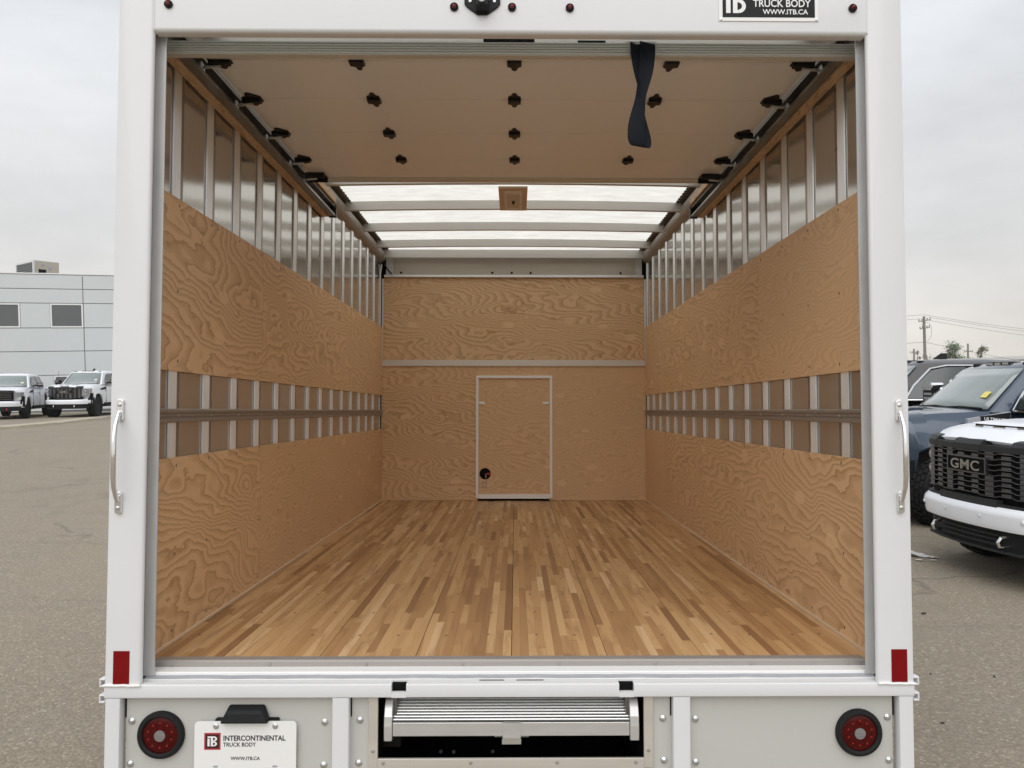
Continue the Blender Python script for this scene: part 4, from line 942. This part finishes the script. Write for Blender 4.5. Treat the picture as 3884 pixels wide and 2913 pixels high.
# tail lamps
for s in (-1, 1):
    x = at(-1.1075 if s < 0 else 1.109, PY); z = -1.0255*PY/D0
    tlp = tp('tail_lamp', MB().lathe([(.0745,0),(.0755,-.008),(.0715,-.0165),(.0625,-.018),(.0575,-.014),(.0565,-.004)], 40), 'rubber', smooth=True, loc=(x, PY-.0003, z))
    obj('lens', MB().lathe([(.0568,-.003),(.0565,-.010),(.045,-.0135),(.02,-.0145),(.0005,-.0147)], 36).mesh('lens', smooth=True), 'red_lens', tlp)
    obj('clear_centre', MB().lathe([(.0178,-.013),(.0176,-.0165),(.0005,-.0178)], 24).mesh('clear_centre', smooth=True), 'lens_centre', tlp)
    mb = MB()
    for k in range(10):
        w = 2*PI*k/10+.31; r = .038 if k % 2 else .0395
        cx_, cz_ = r*math.cos(w), r*math.sin(w)
        mb.add([(cx_-.0042,-.0146,cz_-.002),(cx_+.0042,-.0146,cz_-.002),(cx_+.0012,-.0146,cz_+.0038),(cx_-.0012,-.0146,cz_+.0038),(cx_,-.0162,cz_)], [(0,1,4),(1,2,4),(2,3,4),(3,0,4)])
    stuff(obj('led_bead', mb.mesh('led_bead'), 'red_bright', tlp))
# number plate with its lamp
px0, px1, pz1 = at(-1.004, 2.40), at(-.682, 2.40), -.9925
np_ = tp('number_plate', MB().prism(rrect(px0, px1, pz1-.168, pz1, .013, 4), 1, 2.398, 2.4005), 'plate_white')
mb = MB().box(px0+.06, px0+.26, 2.401, PY, pz1-.10, pz1-.02); tp('plate_bracket', mb, 'black_plastic', np_)
mb = MB().hexa([(-.925,2.375,-.993),(-.772,2.375,-.993),(-.772,2.412,-.993),(-.925,2.412,-.993),(-.905,2.382,-.958),(-.793,2.382,-.958),(-.79,2.412,-.942),(-.905,2.412,-.942)])
tp('plate_lamp', mb, 'black_plastic', np_, bev=.006)
tp('lamp_base', MB().prism(rrect(-.948, -.744, -1.0, -.985, .006, 3), 1, 2.403, 2.412), 'black_plastic', np_)
for q in (px0+.0685, px0+.257): tp('bolt', MB().lathe([(.0088,0),(.0088,-.003),(.006,-.0055),(.003,-.0058),(.0005,-.005)], 14), 'zinc', np_, True, loc=(q, 2.3978, pz1-.0145))
mb = MB().box(px0+.0315, px0+.0835, 2.3974, 2.3979, pz1-.089, pz1-.036); lo = tp('logo_border', mb, 'print_red', np_)
tp('logo_field', MB().box(px0+.036, px0+.079, 2.3968, 2.3973, pz1-.0845, pz1-.0405), 'print_maroon', np_)
mb = MB(); logo(mb, px0+.0425, pz1-.0775, .031, .031, 2.3962, 2.3967); tp('logo', mb, 'print_white', np_)
tl('INTERCONTINENTAL', .0225, 'print_black', np_, px0+.0915, 2.3976, pz1-.0605, bold=.022, space=1.0, sx=.905)
tl('TRUCK BODY', .0178, 'print_black', np_, px0+.0915, 2.3976, pz1-.0790, bold=.012, space=1.0, sx=.93)
tl('WWW.ITB.CA', .0150, 'print_black', np_, px0+.1165, 2.3976, pz1-.1215, bold=.012, space=1.0, sx=.97)
for q in (px0+.0685, px0+.257): tp('plate_slot', MB().prism(rrect(q-.008, q+.008, pz1-.1445, pz1-.1385, .0029, 3), 1, 2.3972, 2.3978), 'grey_seal', np_)

# --- side walls
HW_ = 1.285; UPL, UPH, LOH = .1435, .779, -.1713
PLY = []
def sheet(name, x0, x1, y0, y1, z0, z1, col, mat='plywood'):
    o_ = tp(name, MB().box(x0, x1, y0, y1, z0, z1), mat, color=col); PLY.append(o_); return o_
def screws(parent, pts, s, wall='side', r=.005):
    mb = MB()
    for a, z in pts:
        n = 8
        if wall == 'side': mb.add([(s*1.2277, a+r*math.cos(2*PI*k/n), z+1.3*r*math.sin(2*PI*k/n)) for k in range(n)], [tuple(range(n))])
        else: mb.add([(a+r*math.cos(2*PI*k/n), s, z+r*math.sin(2*PI*k/n)) for k in range(n)], [tuple(range(n))])
    return mb
Y0L, Y0R = 2.731-.025, 2.762-.025            # centre of the first post on each side
for s in (-1, 1):
    c0 = Y0L if s < 0 else Y0R
    x0, x1 = (-1.3, -HW_) if s < 0 else (HW_, 1.3)
    tp('wall_backing', MB().box(x0, x1, 2.433, 6.95, -1.0, 1.47), 'galvanised')
    edges_ = [2.436] + [c0+k*.292 for k in range(15)] + [6.94]
    for ya, yb_ in zip(edges_, edges_[1:]):
        mb = MB(); bul = random.uniform(.0015,.0035)
        mb.grid(lambda u, v: (s*(1.2468+bul*math.sin(PI*min(1,max(0,u*1.15-.05)))**.8), ya+(yb_-ya)*u, -1.0+2.47*v), 14, 1)
        mb.add([(s*1.2849, ya, -1.0), (s*1.2849, yb_, -1.0), (s*1.2849, yb_, 1.47), (s*1.2849, ya, 1.47)], [(0,1,2,3)])
        tp('skin_panel', mb, 'wall_skin', smooth=True)
    for k in range(15):
        y = c0 + k*.292
        if s < 0 and k == 14: continue
        ztop = 1.378
        a, b_ = sorted((s*1.24, s*1.2462)); mb = MB().box(a, b_, y-.033, y+.026, FZ-.01, ztop)
        po = tp('wall_post', mb, 'post_aluminium', bev=.0015)
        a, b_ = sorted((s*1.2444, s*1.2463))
        tp('post_strip', MB().box(a, b_, y+.0262, y+.056, FZ-.01, ztop+.002), 'strip_grey', po)  # thin darker strip along the far side of each post
    # plywood sheets
    a, b_ = sorted((s*1.2282, s*1.2395))
    js = (2.505, 3.612, 5.93, YB-.003) if s < 0 else (2.505, 3.65, 5.985, YB-.003)
    cu = [(.11,1.0,.0),(.23,.95,.05),(.37,.9,.3)] if s < 0 else [(.815,.55,.45),(.47,.95,.12),(.59,.9,.2)]
    cl = [(.71,1.05,.0),(.33,.8,.6),(.91,.8,.3)] if s < 0 else [(.16,1.05,.0),(.53,1.0,.05),(.66,.6,.45)]
    for i in range(3):
        for (z0, z1, cc) in ((UPL, UPH, cu[i]), (FZ+.002, LOH, cl[i])):
            ps = sheet('plywood_sheet', a, b_, js[i]+.0014, js[i+1]-.0014, z0, z1, (*cc, 1))
            zs_ = (z0+.035, (z0+z1)/2-.02, z1-.025)
            pts = [(c0+k*.292+random.uniform(-.008,.008), zz+random.uniform(-.006,.006)) for k in range(15) for zz in zs_ if js[i]+.02 < c0+k*.292 < js[i+1]-.02]
            stuff(tp('screw_heads', screws(ps, pts, s), 'bark', ps))
    # cargo rail
    x_ = lambda q: s*q
    prof = [(1.2399,.006),(1.222,.006),(1.2185,.003),(1.2185,-.007),(1.224,-.009),(1.224,-.014),(1.2205,-.016),(1.2205,-.021),(1.2245,-.023),(1.2245,-.028),(1.2185,-.030),(1.2185,-.041),(1.222,-.044),(1.2399,-.044)]
    cr = tp('cargo_rail', MB().prism([(x_(p), q) for p, q in prof], 1, 2.50, YB-.02), 'rail_brown')
    mb = MB()
    for k in range(15): mb.lathe([(.005,0),(.005,-s*.002),(.001,-s*.003)], 8, (s*1.2205, c0+k*.292, -.0185), 'x')
    stuff(tp('rail_screws', mb, 'zinc', cr))
    # top rail and the serrated roof flange
    pr = [(1.2845,1.372),(1.26,1.372),(1.228,1.385),(1.208,1.405),(1.2,1.43),(1.2,1.462),(1.2845,1.462)]
    tp('top_rail', MB().prism([(s*p, q) for p, q in pr], 1, 2.44, YB-.02), 'rail_brown', smooth=True)
    mb = MB(); vs = []; n = 290
    for i in range(n+1):
        y = 2.44+(YB-2.46)*i/n; w = .005*math.sin(y*2*PI/.062)+random.uniform(-.0012,.0012)
        vs += [(s*1.288, y, 1.4925), (s*(1.163+w), y, 1.4925), (s*(1.163+w), y, 1.4955), (s*1.288, y, 1.4955)]
    mb.add(vs, [(4*i+k, 4*i+(k+1) % 4, 4*i+4+(k+1) % 4, 4*i+4+k) for i in range(n) for k in range(4)])
    fl = tp('roof_flange', mb, 'dark_aluminium')  # dark colour paints in the shade under the opaque outer roof edge
    mb = MB()
    for k in range(70): mb.lathe([(.004,0),(.004,-.002),(.001,-.0028)], 6, (s*1.178, 2.5+k*.062, 1.4924), 'z')
    stuff(tp('flange_rivets', mb, 'zinc', fl))
    a, b_ = sorted((s*1.2845, s*1.293)); tp('roof_side', MB().box(a, b_, 2.433, 6.95, 1.471, 1.51), 'white_paint')

# --- roof
ARC = .014
def arch(x): return ARC*(1-(x/1.2)**2)
mb = MB(); mb.grid(lambda u, v: (-1.29+2.58*u, 2.43+4.52*v, 1.4985+arch(-1.29+2.58*u)), 24, 12); tp('roof_skin', mb, 'roof_fibreglass', smooth=True)
BOWS = [2.83, 3.43, 4.03, 4.63, 5.225, 5.835, 6.42]
for y in BOWS:
    mb = MB(); n = 20; vs = []
    for i in range(n+1):
        x = -1.205+2.41*i/n; a = arch(x)
        vs += [(x, y, 1.432+a), (x, y+.034, 1.432+a), (x, y+.034, 1.436+a), (x, y+.004, 1.436+a), (x, y+.004, 1.4905+a), (x, y+.022, 1.4905+a), (x, y+.022, 1.4940+a), (x, y, 1.4940+a)]
    fs = [(8*i+k, 8*i+(k+1) % 8, 8*i+8+(k+1) % 8, 8*i+8+k) for i in range(n) for k in range(8)] + [tuple(range(8)), tuple(range(8*n, 8*n+8))]
    mb.add(vs, fs); tp('roof_bow', mb, 'bow_metal')
mb = MB().box(-1.205, 1.205, 6.77, 6.80, 1.415, 1.490); tp('front_bow', mb, 'bow_metal')
lb = tp('lamp_board', MB().box(-.098, .09, 4.665, 5.195, 1.425, 1.437), 'pale_board')
ld = tp('dome_lamp', MB().prism(rrect(-.062, .058, 4.72, 5.15, .02, 4), 2, 1.4195, 1.4245), 'lamp_plate', bev=.002)
tp('lamp_cover', MB().prism(rrect(-.044, .040, 4.78, 5.10, .008, 3), 2, 1.4165, 1.4192), 'matt_aluminium', ld)
tp('lamp_switch', MB().prism(rrect(-.011, .007, 4.93, 4.985, .005, 3), 2, 1.410, 1.4163), 'black_plastic', ld)
for a, b_ in ((-.053,4.85),(-.053,5.02),(.049,4.85),(.049,5.02)): tp('screw', MB().lathe([(.005,0),(.005,-.002),(.001,-.003)], 8, (a, b_, 1.4193), 'z'), 'zinc', ld)

# --- front wall
tp('front_backing', MB().box(-1.284, 1.284, YB+.02, 6.95, -1.0, 1.49), 'cavity')
fh = tp('front_header', MB().box(-1.135, 1.14, YB-.004, YB+.015, 1.246, 1.44), 'header_metal')
tp('header_lip', MB().box(-1.215, 1.215, YB-.03, YB-.0045, 1.246, 1.268), 'aluminium', fh, bev=.002)
for x in (-1.06,-.205,-.022,.155,1.0): tp('bolt_hole', MB().lathe([(.011,0),(.011,-.0015),(.001,-.0016)], 12), 'cavity', fh, loc=(x, YB-.0042, 1.292))
for s in (-1, 1):
    a, b_ = (-1.2, -1.1355) if s < 0 else (1.1405, 1.2)
    tp('header_bracket', MB().box(a, b_, YB-.012, YB+.012, 1.27, 1.44), 'galvanised', fh)
    for zz in (1.29, 1.335, 1.41): tp('screw', SC, 'black_steel', fh, loc=((a+b_)/2+s*-.02, YB-.0125, zz))
us = sheet('plywood_sheet', -1.22, 1.22, YB, YB+.012, .472, 1.2455, (.415,1.1,.02,1))
mb = screws(us, [(x, 1.205) for x in (-1.13,-.82,-.49,-.19,.12,.42,.74,1.05)] + [(x, .875) for x in (-1.13,-.5,-.19,.12,.42,.74)] + [(x, .505) for x in (-1.12,-.82,-.5,-.17,.14,.46,.78,1.08)], YB-.0006, 'front', .006); stuff(tp('screw_heads', mb, 'zinc', us))
tp('bulkhead_strip', MB().box(-1.236, 1.234, YB-.012, YB-.0005, .414, .4715), 'matt_aluminium', bev=.0015)
DL, DR, DT = -.334, .331, .302
ls = sheet('plywood_sheet', -1.236, DL-.0008, YB, YB+.012, FZ+.002, .4135, (.28,1.05,.06,1))
stuff(tp('screw_heads', screws(ls, [(-1.14,.20),(-.82,-.80),(-.50,-.805)], YB-.0006, 'front', .006), 'zinc', ls))
rs_ = sheet('plywood_sheet', DR+.0008, 1.236, YB, YB+.012, FZ+.002, .4135, (.635,.55,.42,1))
stuff(tp('screw_heads', screws(rs_, [(.46,-.805),(.9,.2)], YB-.0006, 'front', .006), 'zinc', rs_))
sheet('plywood_sheet', DL, DR, YB, YB+.012, DT-.01, .4135, (.76,.5,.3,1))
# access door with a round hole
bm = bmesh.new(); hx, hz, hr = -.268, -.587, .0535
oc_ = [(DL+.0045,-.79),(DR+.002,-.79),(DR+.002,DT+.001),(DL+.0045,DT+.001)]
ov = [bm.verts.new((x-OFF[0], YB+.004-OFF[1], z-OFF[2])) for x, z in oc_]; hv = [bm.verts.new((hx+hr*math.cos(2*PI*k/24)-OFF[0], YB+.004-OFF[1], hz+hr*math.sin(2*PI*k/24)-OFF[2])) for k in range(24)]
es = [bm.edges.new((ov[i], ov[(i+1) % 4])) for i in range(4)] + [bm.edges.new((hv[i], hv[(i+1) % 24])) for i in range(24)]
bmesh.ops.triangle_fill(bm, use_beauty=True, edges=es)
bmesh.ops.recalc_face_normals(bm, faces=bm.faces)
me = bpy.data.meshes.new('access_door'); bm.to_mesh(me); bm.free()
dr = obj('access_door', me, 'plywood', truck); dr.color = (.125,.62,.10,1)
md = dr.modifiers.new('solid', 'SOLIDIFY'); md.thickness = .010; md.offset = 0
YD = YB
fr = MB(); w = .024
fr.box(DL-.020, DL-.020+w, YD-.016, YD-.0005, -.81, DT); fr.box(DR+.0265-w, DR+.0265, YD-.016, YD-.0005, -.81, DT); fr.box(DL-.020, DR+.0265, YD-.017, YD-.0008, DT+.0003, DT+w)
tp('door_frame', fr, 'bright_aluminium', bev=.0015)
tp('door_sill', MB().box(DL+.0045, DR+.002, YD-.020, YD-.001, -.816, -.777), 'bright_aluminium', bev=.002)
for a, b_ in ((-.326,-.272),(.268,.324)): tp('door_clip', MB().box(a, b_, YD-.010, YD-.0035, .061, .083), 'bright_aluminium')
for x, z in ((-.288,-.667),(-.260,-.668),(-.288,-.709),(-.260,-.711)): tp('door_bolt', MB().lathe([(.0095,0),(.0095,-.003),(.001,-.004)], 10), 'trim_aluminium', None, True, loc=(x, YD-.0018, z))
tp('hole_lever', MB().tube([(-.262,YB+.018,-.63),(-.262,YB+.017,-.595),(-.25,YB+.016,-.592),(-.235,YB+.016,-.592)], .006, 8), 'zinc', smooth=True)
tp('hole_knob', MB().lathe([(.011,-.018),(.012,.018),(.006,.022)], 10, (-.237,YB+.014,-.590), 'x'), 'print_red')
# conduit and cable in the far left corner
for x, r, mt_ in ((-1.245,.007,'white_paint'),(-1.262,.010,'black_plastic')):
    tp('conduit', MB().tube([(x, YB-.05, FZ),(x, YB-.05, 1.2),(x, YB-.06, 1.27),(x+.01, YB-.05, 1.36)], r, 8), mt_, smooth=True)
tp('corner_trim', MB().box(-1.2365, -1.2215, YB-.010, YB, .474, 1.235), 'aluminium')
tp('corner_trim', MB().box(1.2215, 1.2365, YB-.010, YB, .474, 1.235), 'aluminium')
tp('cable', MB().tube([(-1.235, YB-.06, 1.40),(-1.215, YB-.03, 1.37),(-1.19, YB-.025, 1.33),(-1.16, YB-.02, 1.29),(-1.14, YB-.012, 1.27)], .006, 6), 'black_plastic', smooth=True)

# --- overhead door on its tracks
for s in (-1, 1):
    mb = MB()
    a, b_ = sorted((s*1.158, s*1.198)); mb.box(a, b_, 2.52, 4.745, 1.262, 1.2655)
    a, b_ = sorted((s*1.1945, s*1.198)); mb.box(a, b_, 2.52, 4.745, 1.2656, 1.318)
    a, b_ = sorted((s*1.158, s*1.198)); mb.box(a, b_, 2.52, 4.745, 1.3181, 1.3215)
    a, b_ = sorted((s*1.158, s*1.1615)); mb.box(a, b_, 2.52, 4.745, 1.2656, 1.274)
    tr_ = tp('door_track', mb, 'track_steel')
    a, b_ = sorted((s*1.154, s*1.202)); tp('track_stop', MB().box(a, b_, 4.7455, 4.775, 1.258, 1.335), 'black_steel', tr_)
    a, b_ = sorted((s*1.1985, s*1.2395)); tp('track_beam', MB().box(a, b_, 2.46, 4.735, 1.2535, 1.330), 'beam_wood', bev=.002)
    a, b_ = sorted((s*1.150, s*1.199)); tp('track_beam', MB().box(a, b_, 4.14, 4.735, 1.34, 1.384), 'beam_wood', bev=.002)
door = tp('roll_door', MB().box(-1.205, 1.205, 2.5005, 2.53, 1.2275, 1.2725), 'bar_aluminium')
mb = MB()
for z in (1.2335, 1.2425, 1.2515, 1.2605, 1.2695): mb.box(-1.205, 1.205, 2.4965, 2.5004, z-.0028, z+.0028)
tp('bar_rib', mb, 'bar_aluminium', door, bev=.001)
DZ = 1.32; rows = [2.737, 3.08, 3.46, 3.825, 4.125]
mb = MB().hexa([(-1.135,2.535,1.262),(1.135,2.535,1.262),(1.135,rows[0]-.002,DZ),(-1.135,rows[0]-.002,DZ),(-1.135,2.535,1.285),(1.135,2.535,1.285),(1.135,rows[0]-.002,DZ+.022),(-1.135,rows[0]-.002,DZ+.022)])
tp('door_panel', mb, 'door_laminate', door)
for a, b_ in zip(rows, rows[1:]): tp('door_panel', MB().box(-1.135, 1.135, a, b_-.0025, DZ, DZ+.022), 'door_laminate', door)
tp('top_edge_bar', MB().box(-1.15, 1.15, 4.124, 4.205, DZ-.004, DZ+.03), 'bar_aluminium', door)
def hinge_mesh():
    mb = MB()
    def leaf(sg):
        pts = [(-.027,0),(-.027,.028),(-.024,.036),(-.013,.042),(-.010,.058),(-.005,.068),(.005,.068),(.010,.058),(.0135,.042),(.024,.034),(.027,.028),(.027,0)]
        return [(x, sg*y) for x, y in pts][::sg]
    for sg in (1, -1): mb.prism(leaf(sg), 2, -.0045, 0)
    mb.prism(rrect(-.020, .018, -.0145, -.0046, .004, 3), 0, -.027, .027)
    return mb
HM = hinge_mesh().mesh('hinge'); HB = MB()
for y in (.056, -.056, .020): HB.lathe([(.0045,-.003),(.0045,-.0075),(.001,-.0085)], 8, (0, y, -.002 if abs(y) > .03 else -.013), 'z')
HB = HB.mesh('hinge_bolt', smooth=True)
def hinge(x, y, mir=1):
    h = tp('hinge', HM, 'black_steel', door, loc=(x, y, DZ-.0004)); h.rotation_euler = (0,0,random.uniform(-.02,.02))
    return h
HBS = []
for y in rows[:4]:
    for x in (-.588, .007, .603): hinge(x, y)
allb = MB()
def roller(s, y, big=False):
    mb = MB()
    if not big:
        prof = [(-.045,-.028),(-.01,-.060),(.0,-.066),(.012,-.058),(.020,-.030),(.040,-.018),(.040,.022),(.022,.034),(.012,.058),(.0,.064),(-.012,.055),(-.022,.03),(-.045,.02)]
        mb.prism([(s*p, q) for p, q in prof], 2, -.0045, 0); a, b_ = sorted((-s*.040, s*.040)); mb.box(a, b_, -.013, .014, -.0175, -.0046)
    else:
        a, b_ = sorted((-s*.055, s*.05)); mb.box(a, b_, -.045, .055, -.008, 0); mb.box(a, b_, -.045, -.035, -.030, -.0081); mb.box(a, b_, .035, .045, -.030, -.0081)
    h = tp('roller_hinge', mb, 'black_steel', door, loc=(s*1.105, y, DZ-.0004), bev=.0015)
    mb2 = MB(); q0, q1 = sorted((s*.035, s*.068)); mb2.tube([(s*1.10, y, DZ-.022), (s*1.166, y, DZ-.028)], .0062, 8)
    mb2.lathe([(.0215,-.006),(.0225,0),(.0215,.006),(.010,.008)], 18, (s*1.174, y, DZ-.028), 'x')
    tp('roller', mb2, 'zinc', door, smooth=True)
for s in (-1, 1):
    for y in rows[:4]: roller(s, y)
    roller(s, 4.085, True)
# latch hardware on top of the bottom bar
tp('latch', MB().prism(rrect(-.10, .078, 1.276, 1.2915, .006, 3), 1, 2.505, 2.535).box(-.02,.02,2.51,2.53,1.2915,1.297), 'black_plastic', door)
tp('latch', MB().box(.228, .325, 2.51, 2.54, 1.2745, 1.287).prism([(.225,1.2745),(.235,1.287),(.33,1.287),(.34,1.2745)], 1, 2.541, 2.55), 'black_steel', door)
tp('lock_plate', MB().prism([(.385,1.2745),(.40,1.2865),(.50,1.2865),(.515,1.2745)], 1, 2.515, 2.53), 'bar_aluminium', door)
# pull strap: twisted loop of webbing
cen = [(.436,2.512,1.278),(.434,2.492,1.270),(.434,2.486,1.20),(.437,2.480,1.13),(.441,2.474,1.07),(.446,2.470,1.0),(.452,2.468,.94),(.449,2.462,.900),(.434,2.452,.887),(.418,2.444,.902),(.417,2.440,.95),(.424,2.442,1.00),(.435,2.448,1.06),(.452,2.462,1.13),(.464,2.474,1.20),(.468,2.486,1.27),(.466,2.510,1.279)]
ang = [0,0,.25,.8,1.3,1.0,.4,.1,-.05,-.1,-.2,-.55,-1.1,-.5,-.15,0,0]
hw = [.026,.026,.026,.026,.025,.025,.025,.026,.028,.029,.028,.026,.025,.025,.026,.026,.026]
vs = []
for c_, a, w in zip(cen, ang, hw):
    dx, dy = math.cos(a)*w, math.sin(a)*w; vs += [(c_[0]-dx, c_[1]-dy, c_[2]+.006), (c_[0], c_[1], c_[2]), (c_[0]+dx, c_[1]+dy, c_[2]-.004)]
mb = MB().add(vs, [(3*i+k, 3*i+k+1, 3*i+4+k, 3*i+3+k) for i in range(len(cen)-1) for k in (0,1)])
ps = tp('pull_strap', mb, 'strap_web', door, smooth=True)
md = ps.modifiers.new('sub', 'SUBSURF'); md.levels = 3; md.render_levels = 3
md = ps.modifiers.new('solid', 'SOLIDIFY'); md.thickness = .002; md.offset = 0

# --- outside of the box and running gear
for s in (-1, 1):
    a, b_ = sorted((s*1.3005, s*1.306)); tp('outer_skin', MB().box(a, b_, 2.4325, 6.98, -.95, 1.47), 'car_white')
mb = MB().box(-.45, -.37, 2.5, 9.3, -1.12, -.98).box(.37, .45, 3.31, 9.3, -1.12, -.98); tp('chassis_rail', mb, 'black_steel')
tp('axle', MB().tube([(-1.0,5.2,-1.2),(1.0,5.2,-1.2)], .08, 12), 'black_steel')
for s in (-1, 1):
    for q in (.78, 1.05):
        zz = -1.648+.368
        w_ = tp('wheel', pk('tyre', make_tyre, False), 'rubber', loc=(s*q, 5.2, zz), rot=(0, 0, PI/2))
        w_.scale = (.84, .84, .84)
# litter by the right-hand pickup and loose stones
def gtag(name, mb, mat, label, cat, loc, rz=0, group=None):
    return tag(obj(name, mb.mesh(name), mat, None, loc, (0,0,rz)), label, cat, group)
mb = MB(); n = 10; vs = []
for i in range(n+1):
    for j in range(5):
        x = -.10+.32*i/n; y = (j-2)*.045*(1-.6*i/n); vs.append((x, y, .004+max(0,.05*math.sin(j*1.57+i*.5))*(1-i/n)+.012*random.random()))
mb.add(vs, [(5*i+j, 5*i+j+1, 5*i+6+j, 5*i+5+j) for i in range(n) for j in range(4)])
pf = gtag('plastic_sheet', mb, 'plastic_film', 'crumpled clear plastic sheet on the asphalt below the navy pickup', 'litter', (4.02, 7.50, .001), -.5)
md = pf.modifiers.new('solid', 'SOLIDIFY'); md.thickness = .003
for i, (x, y, r) in enumerate(((4.0,7.28,.035),(4.03,7.285,.02))):
    pass
def scrap(w): 
    mb = MB(); k = 7; mb.add([(w*math.cos(2*PI*i/k)*random.uniform(.5,1), .7*w*math.sin(2*PI*i/k)*random.uniform(.5,1), .008+.008*random.random()) for i in range(k)] + [(0,0,.018)], [(i, (i+1) % k, k) for i in range(k)]); return mb
gtag('paper_scrap', scrap(.05), 'paper', 'pale paper scrap nearest the frame below the crumpled plastic sheet', 'litter', (4.0, 7.27, .001), group='paper scraps on the asphalt')
gtag('paper_scrap', scrap(.04), 'paper', 'small pale paper scrap in the middle, right of the plastic sheet tip', 'litter', (4.13, 7.25, .001), group='paper scraps on the asphalt')
gtag('paper_scrap', scrap(.055), 'paper', 'thin pale paper scrap furthest right beside the plastic sheet', 'litter', (4.20, 7.36, .001), group='paper scraps on the asphalt')
def pebble(r):
    mb = MB(); mb.hexa([(-r,-r*.6,0),(r,-r*.5,0),(r*.9,r*.6,0),(-r*.8,r*.5,0),(-r*.8,-r*.5,r*.5),(r*.8,-r*.4,r*.6),(r*.7,r*.5,r*.5),(-r*.7,r*.4,r*.5)]); return mb
gtag('rubber_chip', pebble(.02), 'stone', 'black chip on the asphalt right of the white frame, largest one', 'debris', (3.12, 5.62, .001), .3, 'dark chips on the asphalt')
gtag('stone', pebble(.009), 'stone', 'small dark stone near the white hinge clip on the right', 'debris', (2.52, 4.47, .001), .8, 'dark chips on the asphalt')
gtag('stone', pebble(.011), 'stone', 'small dark stone lying furthest right on the asphalt', 'debris', (2.88, 4.42, .001), 1.2, 'dark chips on the asphalt')
gtag('stone', pebble(.011), 'stone', 'small dark stone at the bottom right beside the white frame', 'debris', (2.22, 3.83, .001), .2, 'dark chips on the asphalt')
bpy.context.view_layer.update()
